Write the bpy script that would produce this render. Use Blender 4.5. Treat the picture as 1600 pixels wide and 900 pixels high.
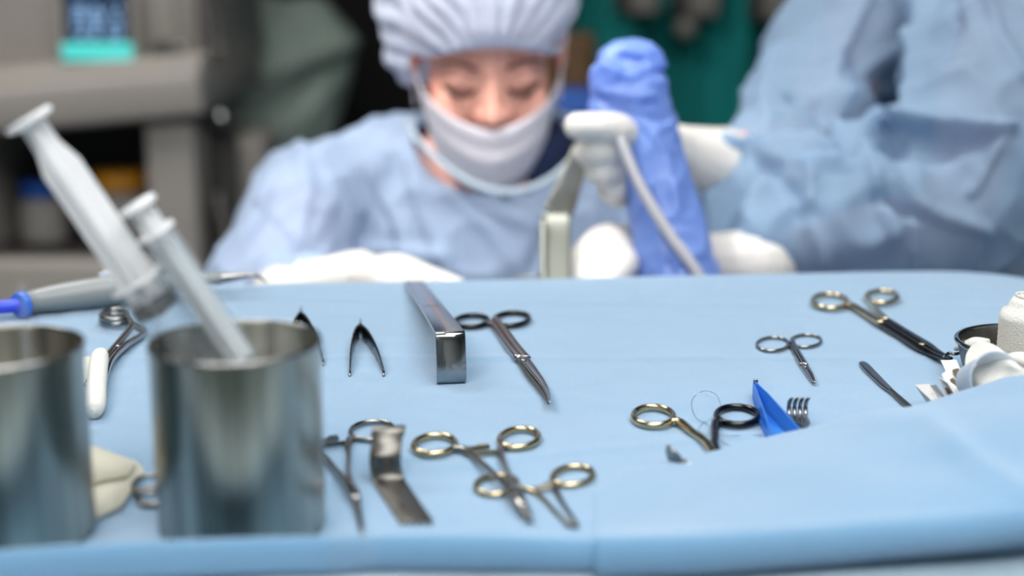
import bpy, bmesh, math, random
from mathutils import Vector, Matrix, noise
random.seed(7)
for o in list(bpy.data.objects): bpy.data.objects.remove(o)
SC = bpy.context.scene; COL = SC.collection
V = Vector; PI = math.pi
# ------------------------------------------------------------ camera, world, lights, exposure
ZT = 1.15                      # height of the instrument table top
CAMZ = ZT + .281; TH = math.radians(13.2); FP = 2300.0
cam = bpy.data.cameras.new('camera'); camo = bpy.data.objects.new('camera', cam); COL.objects.link(camo)
camo.location = (0, 0, CAMZ); camo.rotation_euler = (PI/2 - TH, 0, 0)
cam.sensor_width = 36; cam.lens = 36*FP/1600; cam.clip_start = .05; cam.clip_end = 60
cam.dof.use_dof = True; cam.dof.focus_distance = .955; cam.dof.aperture_fstop = 2.7
SC.camera = camo
SC.view_settings.view_transform = 'Standard'; SC.view_settings.look = 'None'
SC.view_settings.gamma = 1; SC.view_settings.exposure = 0.0; SC.view_settings.use_curve_mapping = False
W = bpy.data.worlds.new('world'); SC.world = W; W.use_nodes = True
W.node_tree.nodes['Background'].inputs[0].default_value = (.55, .66, .78, 1)
W.node_tree.nodes['Background'].inputs[1].default_value = .35
CC, SS = math.cos(TH), math.sin(TH)
CAM = V((0, 0, CAMZ)); FW = V((0, CC, -SS)); RT = V((1, 0, 0)); UP = V((0, SS, CC))
def P(px, py, D): return CAM + D*(FW + (px-800)/FP*RT + (450-py)/FP*UP)      # point at a measured depth
def T(px, py, h=0.0):                                                        # point h above the table top
    d = FW + (px-800)/FP*RT + (450-py)/FP*UP
    return CAM + d*((ZT + h - CAMZ)/d.z)
def pix(p):
    q = p - CAM; D = q.dot(FW)
    return 800 + FP*q.dot(RT)/D, 450 - FP*q.dot(UP)/D
def area(name, loc, target, size, power, col=(1, 1, 1), size_y=None):
    l = bpy.data.lights.new(name, 'AREA'); l.energy = power; l.color = col; l.size = size
    if size_y: l.shape = 'RECTANGLE'; l.size_y = size_y
    o = bpy.data.objects.new(name, l); COL.objects.link(o); o.location = loc
    o.rotation_euler = (V(target) - V(loc)).to_track_quat('-Z', 'Y').to_euler(); return o
area('ceiling_panel_light', (.45, .55, 2.72), (.45, .55, 0), 1.2, 13, (.95, .98, 1), 1.2)
area('front_fill_light', (-.2, -.7, 2.72), (-.2, -.7, 0), 2.4, 40, (.97, .98, 1), .6)  # added fill from the camera side, brightens faces and the drape front
area('back_fill_light', (-1, 1.9, 2.72), (-1, 1.9, 0), 1.2, 26, (1, .97, .94), .6)  # added fill, brightens the dim equipment in the background
LAMP = V((-.55, .95, 2.35)); FIELD = P(790, 230, 1.55)
l = bpy.data.lights.new('surgical_spot', 'SPOT'); l.energy = 60; l.spot_size = math.radians(33); l.spot_blend = .8
l.shadow_soft_size = .09; l.color = (1, .97, .95)
o = bpy.data.objects.new('surgical_spot', l); COL.objects.link(o); o.location = LAMP + (FIELD-LAMP).normalized()*.09
o.rotation_euler = (FIELD - LAMP).to_track_quat('-Z', 'Y').to_euler()
# ------------------------------------------------------------ materials
def srgb(r, g, b):
    f = lambda c: (c/255/12.92 if c/255 <= .04045 else ((c/255+.055)/1.055)**2.4)
    return (f(r), f(g), f(b), 1)
def mat(name, rgb, rough=.5, metal=0, bump=0, bscale=200, spec=.5, vary=0, vscale=20, trans=0, alpha=0, emit=None, weave=0, stretch=None, aniso=0, sheen=0, sss=0):
    m = bpy.data.materials.new(name); m.use_nodes = True; nt = m.node_tree; N = nt.nodes; L = nt.links
    b = N['Principled BSDF']; out = N['Material Output']
    c = srgb(*rgb); b.inputs['Base Color'].default_value = c; b.inputs['Roughness'].default_value = rough
    b.inputs['Metallic'].default_value = metal; b.inputs['Specular IOR Level'].default_value = spec
    b.inputs['Anisotropic'].default_value = aniso; b.inputs['Sheen Weight'].default_value = sheen; b.inputs['Sheen Roughness'].default_value = .55
    if sss: b.inputs['Subsurface Weight'].default_value = sss; b.inputs['Subsurface Scale'].default_value = .02; b.inputs['Subsurface Radius'].default_value = (1, .35, .2)
    tc = N.new('ShaderNodeTexCoord'); src = tc.outputs['Object']
    if stretch:
        mp = N.new('ShaderNodeMapping'); mp.inputs['Scale'].default_value = stretch; L.new(src, mp.inputs[0]); src = mp.outputs[0]
    if vary:
        n = N.new('ShaderNodeTexNoise'); n.inputs['Scale'].default_value = vscale; n.inputs['Detail'].default_value = 5; L.new(src, n.inputs['Vector'])
        r = N.new('ShaderNodeValToRGB'); r.color_ramp.elements[0].position = .3; r.color_ramp.elements[1].position = .7
        r.color_ramp.elements[0].color = tuple(x*(1-vary) for x in c[:3]) + (1,); r.color_ramp.elements[1].color = tuple(min(1, x*(1+vary*.6)) for x in c[:3]) + (1,)
        L.new(n.outputs[0], r.inputs[0]); L.new(r.outputs[0], b.inputs['Base Color'])
        if metal:
            mr = N.new('ShaderNodeMapRange'); mr.inputs[3].default_value = rough*.7; mr.inputs[4].default_value = rough*1.5
            L.new(n.outputs[0], mr.inputs[0]); L.new(mr.outputs[0], b.inputs['Roughness'])
    if bump or weave:
        bp = N.new('ShaderNodeBump'); bp.inputs['Distance'].default_value = .001
        if weave:
            w1 = N.new('ShaderNodeTexWave'); w1.bands_direction = 'DIAGONAL'; w1.inputs['Scale'].default_value = weave; w1.inputs['Distortion'].default_value = .6; w1.inputs['Detail'].default_value = 0
            L.new(tc.outputs['Object'], w1.inputs[0])
            w2 = N.new('ShaderNodeTexNoise'); w2.inputs['Scale'].default_value = bscale; L.new(tc.outputs['Object'], w2.inputs[0])
            ad = N.new('ShaderNodeMath'); L.new(w1.outputs[1], ad.inputs[0]); L.new(w2.outputs[0], ad.inputs[1]); h = ad.outputs[0]
            bp.inputs['Strength'].default_value = bump or .3
        else:
            n2 = N.new('ShaderNodeTexNoise'); n2.inputs['Scale'].default_value = bscale; n2.inputs['Detail'].default_value = 4; L.new(src, n2.inputs['Vector']); h = n2.outputs[0]
            bp.inputs['Strength'].default_value = bump
        L.new(h, bp.inputs['Height']); L.new(bp.outputs[0], b.inputs['Normal'])
    cur = b.outputs[0]
    if trans:
        t = N.new('ShaderNodeBsdfTranslucent'); t.inputs[0].default_value = c
        mx = N.new('ShaderNodeMixShader'); mx.inputs[0].default_value = trans; L.new(cur, mx.inputs[1]); L.new(t.outputs[0], mx.inputs[2]); cur = mx.outputs[0]
    if alpha:
        t = N.new('ShaderNodeBsdfTransparent'); t.inputs[0].default_value = tuple(.5+.5*x for x in c[:3]) + (1,)
        mx = N.new('ShaderNodeMixShader'); mx.inputs[0].default_value = alpha; L.new(cur, mx.inputs[1]); L.new(t.outputs[0], mx.inputs[2]); cur = mx.outputs[0]
    if emit: b.inputs['Emission Color'].default_value = c; b.inputs['Emission Strength'].default_value = emit
    if cur != b.outputs[0]: L.new(cur, out.inputs[0])
    return m
M = dict(
 drape=mat('blue_drape', (110, 158, 196), .85, bump=.5, bscale=900, weave=330, spec=.2, trans=.12, vary=.04, vscale=9, sheen=.75),
 under=mat('pale_under_drape', (178, 200, 214), .8, bump=.5, bscale=300, spec=.2, trans=.2, vary=.12, vscale=30),
 steel=mat('steel', (150, 148, 145), .2, 1, vary=.15, vscale=90),
 polish=mat('polished_steel', (160, 160, 161), .13, 1, vary=.1, vscale=60),
 dull=mat('dull_steel', (112, 110, 106), .34, 1, vary=.12, vscale=200, bump=.1, bscale=700),
 brushed=mat('brushed_cup_steel', (172, 168, 156), .26, 1, vary=.6, vscale=70, stretch=(1, 1, .012)),
 gold=mat('gold_plate', (200, 182, 148), .17, 1, vary=.14, vscale=160),
 black=mat('black_oxide', (66, 64, 62), .22, 1, vary=.1, vscale=80),
 darksteel=mat('dark_steel', (84, 88, 92), .25, 1, vary=.15, vscale=60),
 gauze=mat('white_gauze', (236, 235, 228), .95, bump=.9, bscale=900, trans=.25),
 cream=mat('cream_gauze', (232, 230, 214), .95, bump=.8, bscale=500, trans=.3),
 paper=mat('white_paper', (206, 204, 202), .8, bump=.2),
 print_=mat('grey_print', (128, 116, 104), .8, vary=.25, vscale=300),
 white=mat('white_plastic', (248, 249, 250), .3, trans=.42),
 rubber=mat('black_rubber', (14, 14, 16), .5),
 greyp=mat('grey_plastic', (128, 133, 134), .35),
 bluep=mat('blue_plastic', (84, 164, 240), .22, trans=.5),
 violet=mat('violet_cable', (62, 84, 225), .35, trans=.2),
 cyan=mat('blue_connector', (20, 98, 205), .3),
 skin=mat('skin', (240, 176, 156), .5, sss=.15, vary=.07, vscale=20),
 brow=mat('brow_hair', (74, 40, 30), .8),
 mask=mat('mask_fabric', (242, 238, 244), .85, bump=.4, bscale=500, trans=.25),
 cap=mat('cap_fabric', (214, 224, 242), .85, bump=.5, bscale=300, trans=.35, alpha=.06),
 gown=mat('gown_fabric', (178, 198, 226), .85, bump=.6, bscale=160, trans=.3, alpha=.12, vary=.12, vscale=16),
 gown2=mat('gown_fabric_right', (158, 186, 214), .85, bump=.6, bscale=160, trans=.35, alpha=.2, vary=.14, vscale=14),
 bind=mat('gown_binding', (172, 186, 198), .85),
 navy=mat('navy_scrubs', (18, 34, 68), .9),
 glove=mat('latex_glove', (208, 204, 199), .4, bump=.25, bscale=60, sss=.1),
 sleeve=mat('blue_film_sleeve', (138, 170, 246), .28, bump=.5, bscale=35, trans=.4, vary=.3, vscale=14),
 tube=mat('grey_tube', (188, 186, 192), .35, trans=.2),
 machine=mat('machine_grey', (140, 135, 131), .5, vary=.05, vscale=5),
 machdark=mat('machine_dark', (52, 50, 48), .6),
 machmid=mat('machine_mid', (146, 141, 135), .55),
 screen=mat('screen_dark', (8, 22, 44), .3, emit=.7),
 glyph=mat('screen_text', (150, 190, 235), .3, emit=.45),
 teallit=mat('screen_teal_band', (70, 190, 185), .4, emit=.55),
 bluelit=mat('screen_blue_band', (50, 90, 235), .4, emit=.6),
 greencloth=mat('green_cover', (176, 192, 182), .8, bump=.5, bscale=20, vary=.2, vscale=6),
 teal=mat('teal_curtain', (10, 136, 134), .9, vary=.3, vscale=4),
 blackcloth=mat('black_panel', (6, 6, 7), .9),
 brown=mat('brown_leather', (92, 66, 38), .7, vary=.2, vscale=20),
 orange=mat('orange_cap', (214, 146, 34), .5),
 bluecap=mat('blue_cap', (16, 82, 170), .5),
 wall=mat('wall_paint', (172, 178, 178), .8, vary=.05, vscale=2),
 floor=mat('floor_vinyl', (80, 96, 96), .5, vary=.1, vscale=3),
 ceil=mat('ceiling_paint', (190, 192, 192), .9),
 lens=mat('lamp_lens', (255, 252, 246), .3, emit=4.0),
 satin=mat('satin_steel', (138, 140, 132), .42, 1),
 field=mat('field_drape', (222, 230, 238), .85, bump=.4, bscale=60),
 thread=mat('suture_thread', (70, 64, 74), .5),
)
def clear(name, tint, mix, rough=.08):
    m = bpy.data.materials.new(name); m.use_nodes = True; nt = m.node_tree; N = nt.nodes; L = nt.links
    b = N['Principled BSDF']; b.inputs['Base Color'].default_value = srgb(*tint); b.inputs['Roughness'].default_value = rough
    t = N.new('ShaderNodeBsdfTransparent'); t.inputs[0].default_value = (.95, .97, .98, 1)
    lw = N.new('ShaderNodeLayerWeight'); lw.inputs[0].default_value = .35
    mr = N.new('ShaderNodeMapRange'); mr.inputs[3].default_value = mix; mr.inputs[4].default_value = min(1, mix+.22)
    L.new(lw.outputs['Facing'], mr.inputs[0]); mx = N.new('ShaderNodeMixShader')
    L.new(mr.outputs[0], mx.inputs[0]); L.new(t.outputs[0], mx.inputs[1]); L.new(b.outputs[0], mx.inputs[2]); L.new(mx.outputs[0], N['Material Output'].inputs[0])
    return m
M['clear'] = clear('clear_plastic', (205, 214, 220), .07, .14); M['frost'] = clear('frosted_plastic', (200, 212, 226), .55, .4)
# ------------------------------------------------------------ object helpers
def wloc(o):
    v = V((0, 0, 0))
    while o: v += o.location; o = o.parent
    return v
def obj(name, bm, m, parent=None, smooth=True, base=None):
    """links a bmesh (world coordinates) as ONE mesh object; origin at base for a top-level mesh"""
    bmesh.ops.recalc_face_normals(bm, faces=bm.faces) if not getattr(bm, 'is_wrapped', False) else None
    me = bpy.data.meshes.new(name); bm.to_mesh(me); bm.free()
    return objm(name, me, m, parent, smooth, base)
def objm(name, me, m, parent=None, smooth=True, base=None):
    off = wloc(parent) if parent else (base if base is not None else V((0, 0, 0)))
    me.transform(Matrix.Translation(-off)); me.materials.clear(); me.materials.append(m)
    if smooth: me.polygons.foreach_set('use_smooth', [True]*len(me.polygons))
    o = bpy.data.objects.new(name, me); COL.objects.link(o)
    if parent: o.parent = parent
    else: o.location = off
    return o
def tag(o, label, cat, group=None, kind=None):
    if label: o['label'] = label
    if cat: o['category'] = cat
    if group: o['group'] = group
    if kind: o['kind'] = kind
    return o
def thing(name, loc, label, cat, group=None):
    o = bpy.data.objects.new(name, None); COL.objects.link(o); o.location = loc; o.empty_display_size = .02
    return tag(o, label, cat, group)
def struct(name, bm, m, smooth=False):
    o = obj(name, bm, m, smooth=smooth); o['kind'] = 'structure'; return o
def bx(bm, c, s, rot=None, bevel=0):
    r = bmesh.ops.create_cube(bm, size=1); vs = r['verts']
    bmesh.ops.scale(bm, vec=s, verts=vs)
    if bevel:
        es = list({e for v in vs for e in v.link_edges})
        rr = bmesh.ops.bevel(bm, geom=es, offset=bevel, segments=3, affect='EDGES', profile=.5)
        vs = list({v for f in rr['faces'] for v in f.verts} | {v for v in vs if v.is_valid})
    if rot is not None: bmesh.ops.rotate(bm, cent=(0, 0, 0), matrix=rot, verts=vs)
    bmesh.ops.translate(bm, vec=c, verts=vs); return vs
def crom(pts, n):
    """Catmull-Rom resample of a list of equal-length tuples"""
    P_ = [tuple(p) for p in pts]; out = []
    for i in range(len(P_)-1):
        a = P_[max(i-1, 0)]; b = P_[i]; c = P_[i+1]; d = P_[min(i+2, len(P_)-1)]
        for k in range(n):
            t = k/n
            out.append(tuple(.5*((2*b[j]) + (-a[j]+c[j])*t + (2*a[j]-5*b[j]+4*c[j]-d[j])*t*t + (-a[j]+3*b[j]-3*c[j]+d[j])*t**3) for j in range(len(b))))
    out.append(P_[-1]); return out
def sweep(bm, pts, n=6, ns=12, closed=False, sq=1.0, up=V((0, 0, 1)), smooth=True):
    """pts = (x,y,z,half_width,half_height); section a superellipse (sq<1 squarer)"""
    if closed: Q = [tuple(p) for p in pts]
    else: Q = crom(pts, n) if smooth and n > 1 else [tuple(p) for p in pts]
    rings = []; N_ = len(Q)
    for i, q in enumerate(Q):
        p = V(q[:3])
        a = V(Q[(i-1) % N_][:3]) if (closed or i > 0) else p
        b = V(Q[(i+1) % N_][:3]) if (closed or i < N_-1) else p
        t = (b-a).normalized(); s = t.cross(up)
        s = s.normalized() if s.length > 1e-5 else V((1, 0, 0))
        u = s.cross(t).normalized(); ring = []
        for k in range(ns):
            an = 2*PI*k/ns; c, d = math.cos(an), math.sin(an)
            c = math.copysign(abs(c)**sq, c); d = math.copysign(abs(d)**sq, d)
            ring.append(bm.verts.new(p + s*c*q[3] + u*d*q[4]))
        rings.append(ring)
    for i in range(N_ if closed else N_-1):
        A, B = rings[i], rings[(i+1) % N_]
        for k in range(ns): bm.faces.new((A[k], A[(k+1) % ns], B[(k+1) % ns], B[k]))
    if not closed: bm.faces.new(rings[0][::-1]); bm.faces.new(rings[-1])
    return bm
def tub(pts, n=6, ns=12, sq=1.0, up=V((0, 0, 1)), smooth=True):
    return sweep(bmesh.new(), pts, n, ns, False, sq, up, smooth)
def tp(lst): return [tuple(T(x, y, h)) + (a, b) for x, y, h, a, b in lst]         # table pixels -> sweep points
def ringbm(cx, cy, rx, ry, rot, w, hh, h=None):
    pts = []; h = hh if h is None else h; c, s = math.cos(math.radians(rot)), math.sin(math.radians(rot))
    for i in range(44):
        a = 2*PI*i/44; x = rx*math.cos(a); y = ry*math.sin(a)
        pts.append(tuple(T(cx + x*c + y*s, cy - x*s + y*c, h)) + (w, hh))
    return sweep(bmesh.new(), pts, closed=True, ns=12)
def lathe(prof, c=V((0, 0, 0)), axis=V((0, 0, 1)), n=48, closed=False):
    bm = bmesh.new(); R = axis.normalized().to_track_quat('Z', 'Y').to_matrix(); rings = []
    for r, z in prof:
        rings.append([bm.verts.new(c + R @ V((r*math.cos(2*PI*k/n), r*math.sin(2*PI*k/n), z))) for k in range(n)] if r > 1e-6 else [bm.verts.new(c + R @ V((0, 0, z)))])
    pairs = list(zip(rings[:-1], rings[1:])) + ([(rings[-1], rings[0])] if closed else [])
    for A, B in pairs:
        for k in range(n):
            if len(A) == 1 and len(B) == 1: continue
            if len(A) == 1: bm.faces.new((A[0], B[k], B[(k+1) % n]))
            elif len(B) == 1: bm.faces.new((A[k], A[(k+1) % n], B[0]))
            else: bm.faces.new((A[k], A[(k+1) % n], B[(k+1) % n], B[k]))
    return bm
def grid(rows, thick=0):
    bm = bmesh.new(); vv = [[bm.verts.new(p) for p in r] for r in rows]
    for i in range(len(rows)-1):
        for j in range(len(rows[0])-1): bm.faces.new((vv[i][j], vv[i][j+1], vv[i+1][j+1], vv[i+1][j]))
    if thick: bmesh.ops.recalc_face_normals(bm, faces=bm.faces); bmesh.ops.solidify(bm, geom=list(bm.faces), thickness=thick)
    return bm
def lerp(pl, x):
    if x <= pl[0][0]: a, b = pl[0], pl[1]
    elif x >= pl[-1][0]: a, b = pl[-2], pl[-1]
    else:
        for a, b in zip(pl, pl[1:]):
            if a[0] <= x <= b[0]: break
    t = (x-a[0])/(b[0]-a[0]); return [a[k]+(b[k]-a[k])*t for k in range(1, len(a))]
def slerp(pl, x, w=60):
    v = [lerp(pl, x+d*w) for d in (-1, -.5, 0, .5, 1)]; return [sum(q[k] for q in v)/5 for k in range(len(v[0]))]
# organic shapes: overlapping blobs baked by voxel remesh into one continuous skin
def ell(bm, c, r, rot=None, seg=20):
    g = bmesh.ops.create_uvsphere(bm, u_segments=seg, v_segments=seg//2+2, radius=1)['verts']
    bmesh.ops.scale(bm, vec=r, verts=g)
    if rot is not None: bmesh.ops.rotate(bm, cent=(0, 0, 0), matrix=rot, verts=g)
    bmesh.ops.translate(bm, vec=c, verts=g)
def limb(bm, pts, n=5, ns=16):
    """pts = (Vector, radius) chain: tapered, round-ended"""
    Q = crom([tuple(p)+(r,) for p, r in pts], n)
    sweep(bm, [q[:3]+(q[3], q[3]) for q in Q], 1, ns, smooth=False)
    for q in (Q[0], Q[-1]): ell(bm, V(q[:3]), (q[3],)*3, seg=ns)
def bake(bm, voxel, smooth=4, disp=None):
    me = bpy.data.meshes.new('tmp'); bm.to_mesh(me); bm.free(); o = bpy.data.objects.new('tmp', me); COL.objects.link(o)
    r = o.modifiers.new('r', 'REMESH'); r.mode = 'VOXEL'; r.voxel_size = voxel
    if smooth: s = o.modifiers.new('s', 'SMOOTH'); s.factor = .5; s.iterations = smooth
    dg = bpy.context.evaluated_depsgraph_get(); out = bpy.data.meshes.new_from_object(o.evaluated_get(dg))
    bpy.data.objects.remove(o); bpy.data.meshes.remove(me)
    if disp:
        nn = [V(v.normal) for v in out.vertices]
        for v, n in zip(out.vertices, nn): v.co = v.co + n*disp(v.co)
        out.update()
    return out
def cut(me, test):
    bm = bmesh.new(); bm.from_mesh(me); bmesh.ops.delete(bm, geom=[v for v in bm.verts if test(v.co)], context='VERTS'); bm.to_mesh(me); bm.free(); return me
def segd(px, py, pl):
    best = 1e9
    for (ax, ay), (bx_, by) in zip(pl, pl[1:]):
        dx, dy = bx_-ax, by-ay; t = max(0, min(1, ((px-ax)*dx+(py-ay)*dy)/(dx*dx+dy*dy+1e-9)))
        best = min(best, math.hypot(px-ax-t*dx, py-ay-t*dy))
    return best
def folds_disp(folds, amp, sc, maxD=9):
    def f(co):
        px, py = pix(co); d = 0
        q = co*sc; r = 1-abs(noise.noise(q + V((0, 0, 5))*1.0)); r2 = 1-abs(noise.noise(q*2.3 + V((3, 1, 7))))
        d += amp*((r**4)-.35) + amp*.45*((r2**4)-.35)
        if -100 < px < 1750 and -60 < py < 480:
            for pl, w, a in folds:
                s = segd(px, py, pl)
                if s < 3*w: d += a*math.exp(-(s/w)**2)
        return d
    return f
# ============================================================ the room
bm = bmesh.new(); bx(bm, (0, 2, -.05), (9, 11, .1)); struct('floor', bm, M['floor'])
bm = bmesh.new(); bx(bm, (0, 2, 2.85), (9, 11, .1)); struct('ceiling', bm, M['ceil'])
for nm, c, s in (('wall_back', (0, 6.5, 1.4), (9, .1, 2.8)), ('wall_left', (-4, 2, 1.4), (.1, 9, 2.8)), ('wall_right', (4, 2, 1.4), (.1, 9, 2.8)), ('wall_front', (0, -2.5, 1.4), (9, .1, 2.8))):
    bm = bmesh.new(); bx(bm, c, s); struct(nm, bm, M['wall'])
# ============================================================ instrument table and its drapes
t = thing('instrument_table', V((0, .95, 0)), 'steel instrument table hidden under the blue drape', 'table')
bm = bmesh.new(); bx(bm, (0.03, .925, ZT-.035), (1.36, .46, .03), bevel=.006); obj('tabletop', bm, M['dull'], t)
for sx in (-.6, .62):
    for sy in (.74, 1.1):
        obj('leg', lathe([(0, 0), (.014, 0), (.014, ZT-.12), (0, ZT-.12)], V((sx, sy, .07)), n=20), M['dull'], t)
        bm = bmesh.new(); bmesh.ops.create_uvsphere(bm, u_segments=20, v_segments=12, radius=.035); bmesh.ops.scale(bm, vec=(.5, 1, 1), verts=bm.verts); bmesh.ops.translate(bm, vec=(sx, sy, .035), verts=bm.verts); obj('caster', bm, M['rubber'], t)
BACK = [(-500, 520), (-200, 492), (0, 476), (200, 457), (420, 443), (800, 437), (1100, 430), (1400, 424), (1510, 423), (1600, 433), (1750, 462), (2300, 500)]
FRONT = [(-500, 880), (0, 856), (250, 842), (400, 832), (700, 832), (950, 835), (1300, 820), (1600, 803), (2300, 770)]
def hc(x): return .0095 + .0075*min(1, max(0, (600-x)/90))
def bumpz(p): return sum(a*math.exp(-((p.x*cx+p.y*cy-d)/.0045)**2) for cx, cy, d, a in ((0, 1, .985, .0011), (.05, 1, 1.15, .0009), (1, .1, -.33+.1, .0010), (1, .02, .19, .0009), (.3, -1, -.78, .0008))) + .0007*noise.noise(V((p.x*14, p.y*22, 0))) + .0005*noise.noise(V((p.x*45, p.y*60, 3)))
rows = []; NX = 230; xs = [-500+2800*i/NX for i in range(NX+1)]
def row(f): rows.append([f(x) for x in xs])
row(lambda x: T(x, slerp(BACK, x)[0], -.004) + V((0, .02+.008*math.sin(x*.02), -.32)))
row(lambda x: T(x, slerp(BACK, x)[0], -.004) + V((0, .018+.004*math.sin(x*.02), -.12)))
row(lambda x: T(x, slerp(BACK, x)[0], -.004) + V((0, .013, -.03)))
row(lambda x: T(x, slerp(BACK, x)[0], -.004) + V((0, .007, -.006)))
row(lambda x: T(x, slerp(BACK, x)[0], -.001))
NV = 130
for j in range(1, NV):
    v = j/NV
    def f(x, v=v):
        a = T(x, slerp(BACK, x)[0]); b = T(x, slerp(FRONT, x)[0], hc(x)) + V((0, .0045, 0)); p = a.lerp(b, v); p.z = ZT + bumpz(p); return p
    row(f)
def froll(dy, dz): return lambda x: T(x, slerp(FRONT, x)[0], hc(x)) + V((0, dy, (dz*hc(x)/.0095 if dz > 0 else dz*(1-.95*(hc(x)-.0095)/.0072)) - hc(x) + (.0008*math.sin(x*.011) if dz > .002 else 0)))
for dy, dz in ((.0035, .0008), (.0018, .0028), (.0004, .0065), (-.0010, .0088), (-.0030, .0096), (-.0052, .0088), (-.0072, .0064), (-.0086, .0025), (-.0090, -.001), (-.0084, -.0048), (-.0062, -.0068), (-.002, -.0072)): row(froll(dy, dz))
drape = tag(obj('table_drape', grid(rows), M['drape']), 'light blue cloth drape covering the whole instrument table', 'drape')
# folded-back flap at the right front
FB = [(930, 772, .0015), (960, 745, .002), (1030, 726, .004), (1130, 704, .008), (1200, 685, .010), (1260, 671, .012), (1340, 655, .015), (1420, 640, .019), (1520, 608, .030), (1600, 583, .038), (1750, 540, .044), (2300, 430, .06)]
FF = [(930, 836, .0105), (1100, 831, .012), (1300, 814, .014), (1500, 795, .017), (1600, 782, .020), (1750, 756, .026), (2300, 690, .05)]
rows = []; NX2 = 150; xs = [930 + 1370*i/NX2 for i in range(NX2+1)]
def fb(x): y, h = slerp(FB, x, 25); return T(x, y, h)
def ff(x): y, h = slerp(FF, x, 25); return T(x, y, h)
row(lambda x: fb(x) + V((0, .0035, -.0016))); row(lambda x: fb(x) + V((0, .004, -.0005))); row(lambda x: fb(x) + V((0, .002, 0)))
for j in range(0, 60):
    v = j/59
    def f(x, v=v):
        a = fb(x); b = ff(x); p = a.lerp(b, v); k = min(1, max(0, (x-950)/400)); p.z = a.z + (b.z-a.z)*(v if x > 1400 else v**(1+6*(1-max(0, (x-930))/470)))
        p.z += k*(.004*math.sin(PI*v) + .0016*noise.noise(V((p.x*18+2, p.y*26, 1))))
        px, py = pix(p); p.z += .003*math.exp(-(segd(px, py, [(1250, 640), (1450, 660), (1520, 720), (1600, 770)])/22)**2)*k
        if p.z < ZT+.0012: p.z = ZT+.0012
        return p
    row(f)
for dy, dz, q in ((-.0020, .0004, 0), (-.0045, -.0006, 0), (-.0068, -.003, 0), (-.0086, -.007, 0), (-.0092, -.0115, 0), (-.0088, -.016, 0), (-.0062, -.0185, 0), (-.002, -.019, 0)):
    row(lambda x, dy=dy, dz=dz, q=q: ff(x) + V((0, dy*(.9+min(1, max(0, (x-930)/600))*.5), dz - q*min(1, max(0, (x-930)/700))*.008)))
flap = obj('folded_flap', grid(rows), M['drape'], drape); flap['label'] = 'raised folded-over corner of the blue drape'
# hem roll seam line + lower pale drape
rows = []; xs = [-500+2800*i/300 for i in range(301)]
def under(x, z):
    p = T(x, slerp(FRONT, x)[0], hc(x)); k = (ZT-.022-z)
    return V((p.x, p.y - .006 - .0*k + .012*math.sin(p.x*38 + math.sin(p.x*11)*2)*min(1, k*6) + .01*noise.noise(V((p.x*9, z*7, 0)))*min(1, k*9), z + hc(x) - .0095))
for z in [ZT-.0075, ZT-.0095, ZT-.012, ZT-.016, ZT-.02, ZT-.026, ZT-.035, ZT-.05, ZT-.07, ZT-.1, ZT-.15, ZT-.22, ZT-.32, ZT-.45, ZT-.6, ZT-.8]: row(lambda x, z=z: under(x, z) - V((0, -.005 + min(.06, (ZT-.0065-z)*2.0), 0)))
tag(obj('lower_drape', grid(rows), M['under']), 'pale grey-blue drape hanging below the rolled front hem of the table', 'drape')
# ============================================================ steel cups
def cup(c, label):
    r = .0407; h = .0939; t = thing('steel_cup', c, label, 'cup', 'steel cups at the front left')
    obj('body', lathe([(0, .0005), (r-.0015, .0005), (r, .002), (r, h-.002), (r+.0006, h-.001), (r+.0004, h), (r-.0008, h), (r-.0012, h-.001), (r-.0012, .003), (0, .003)], c, n=96), M['brushed'], t)
    rim = obj('rim', sweep(bmesh.new(), [(c.x+(r-.0003)*math.cos(a*2*PI/72), c.y+(r-.0003)*math.sin(a*2*PI/72), c.z+h, .0009, .0009) for a in range(72)], closed=True, ns=8), M['polish'], t)
    return t
C1 = V((-.1329, .681, ZT+.001)); C2 = V((-.2445, .671, ZT+.001))
cup(C1, 'brushed steel cup holding two syringes'); cup(C2, 'brushed steel cup cut off by the left edge of the photo')
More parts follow.
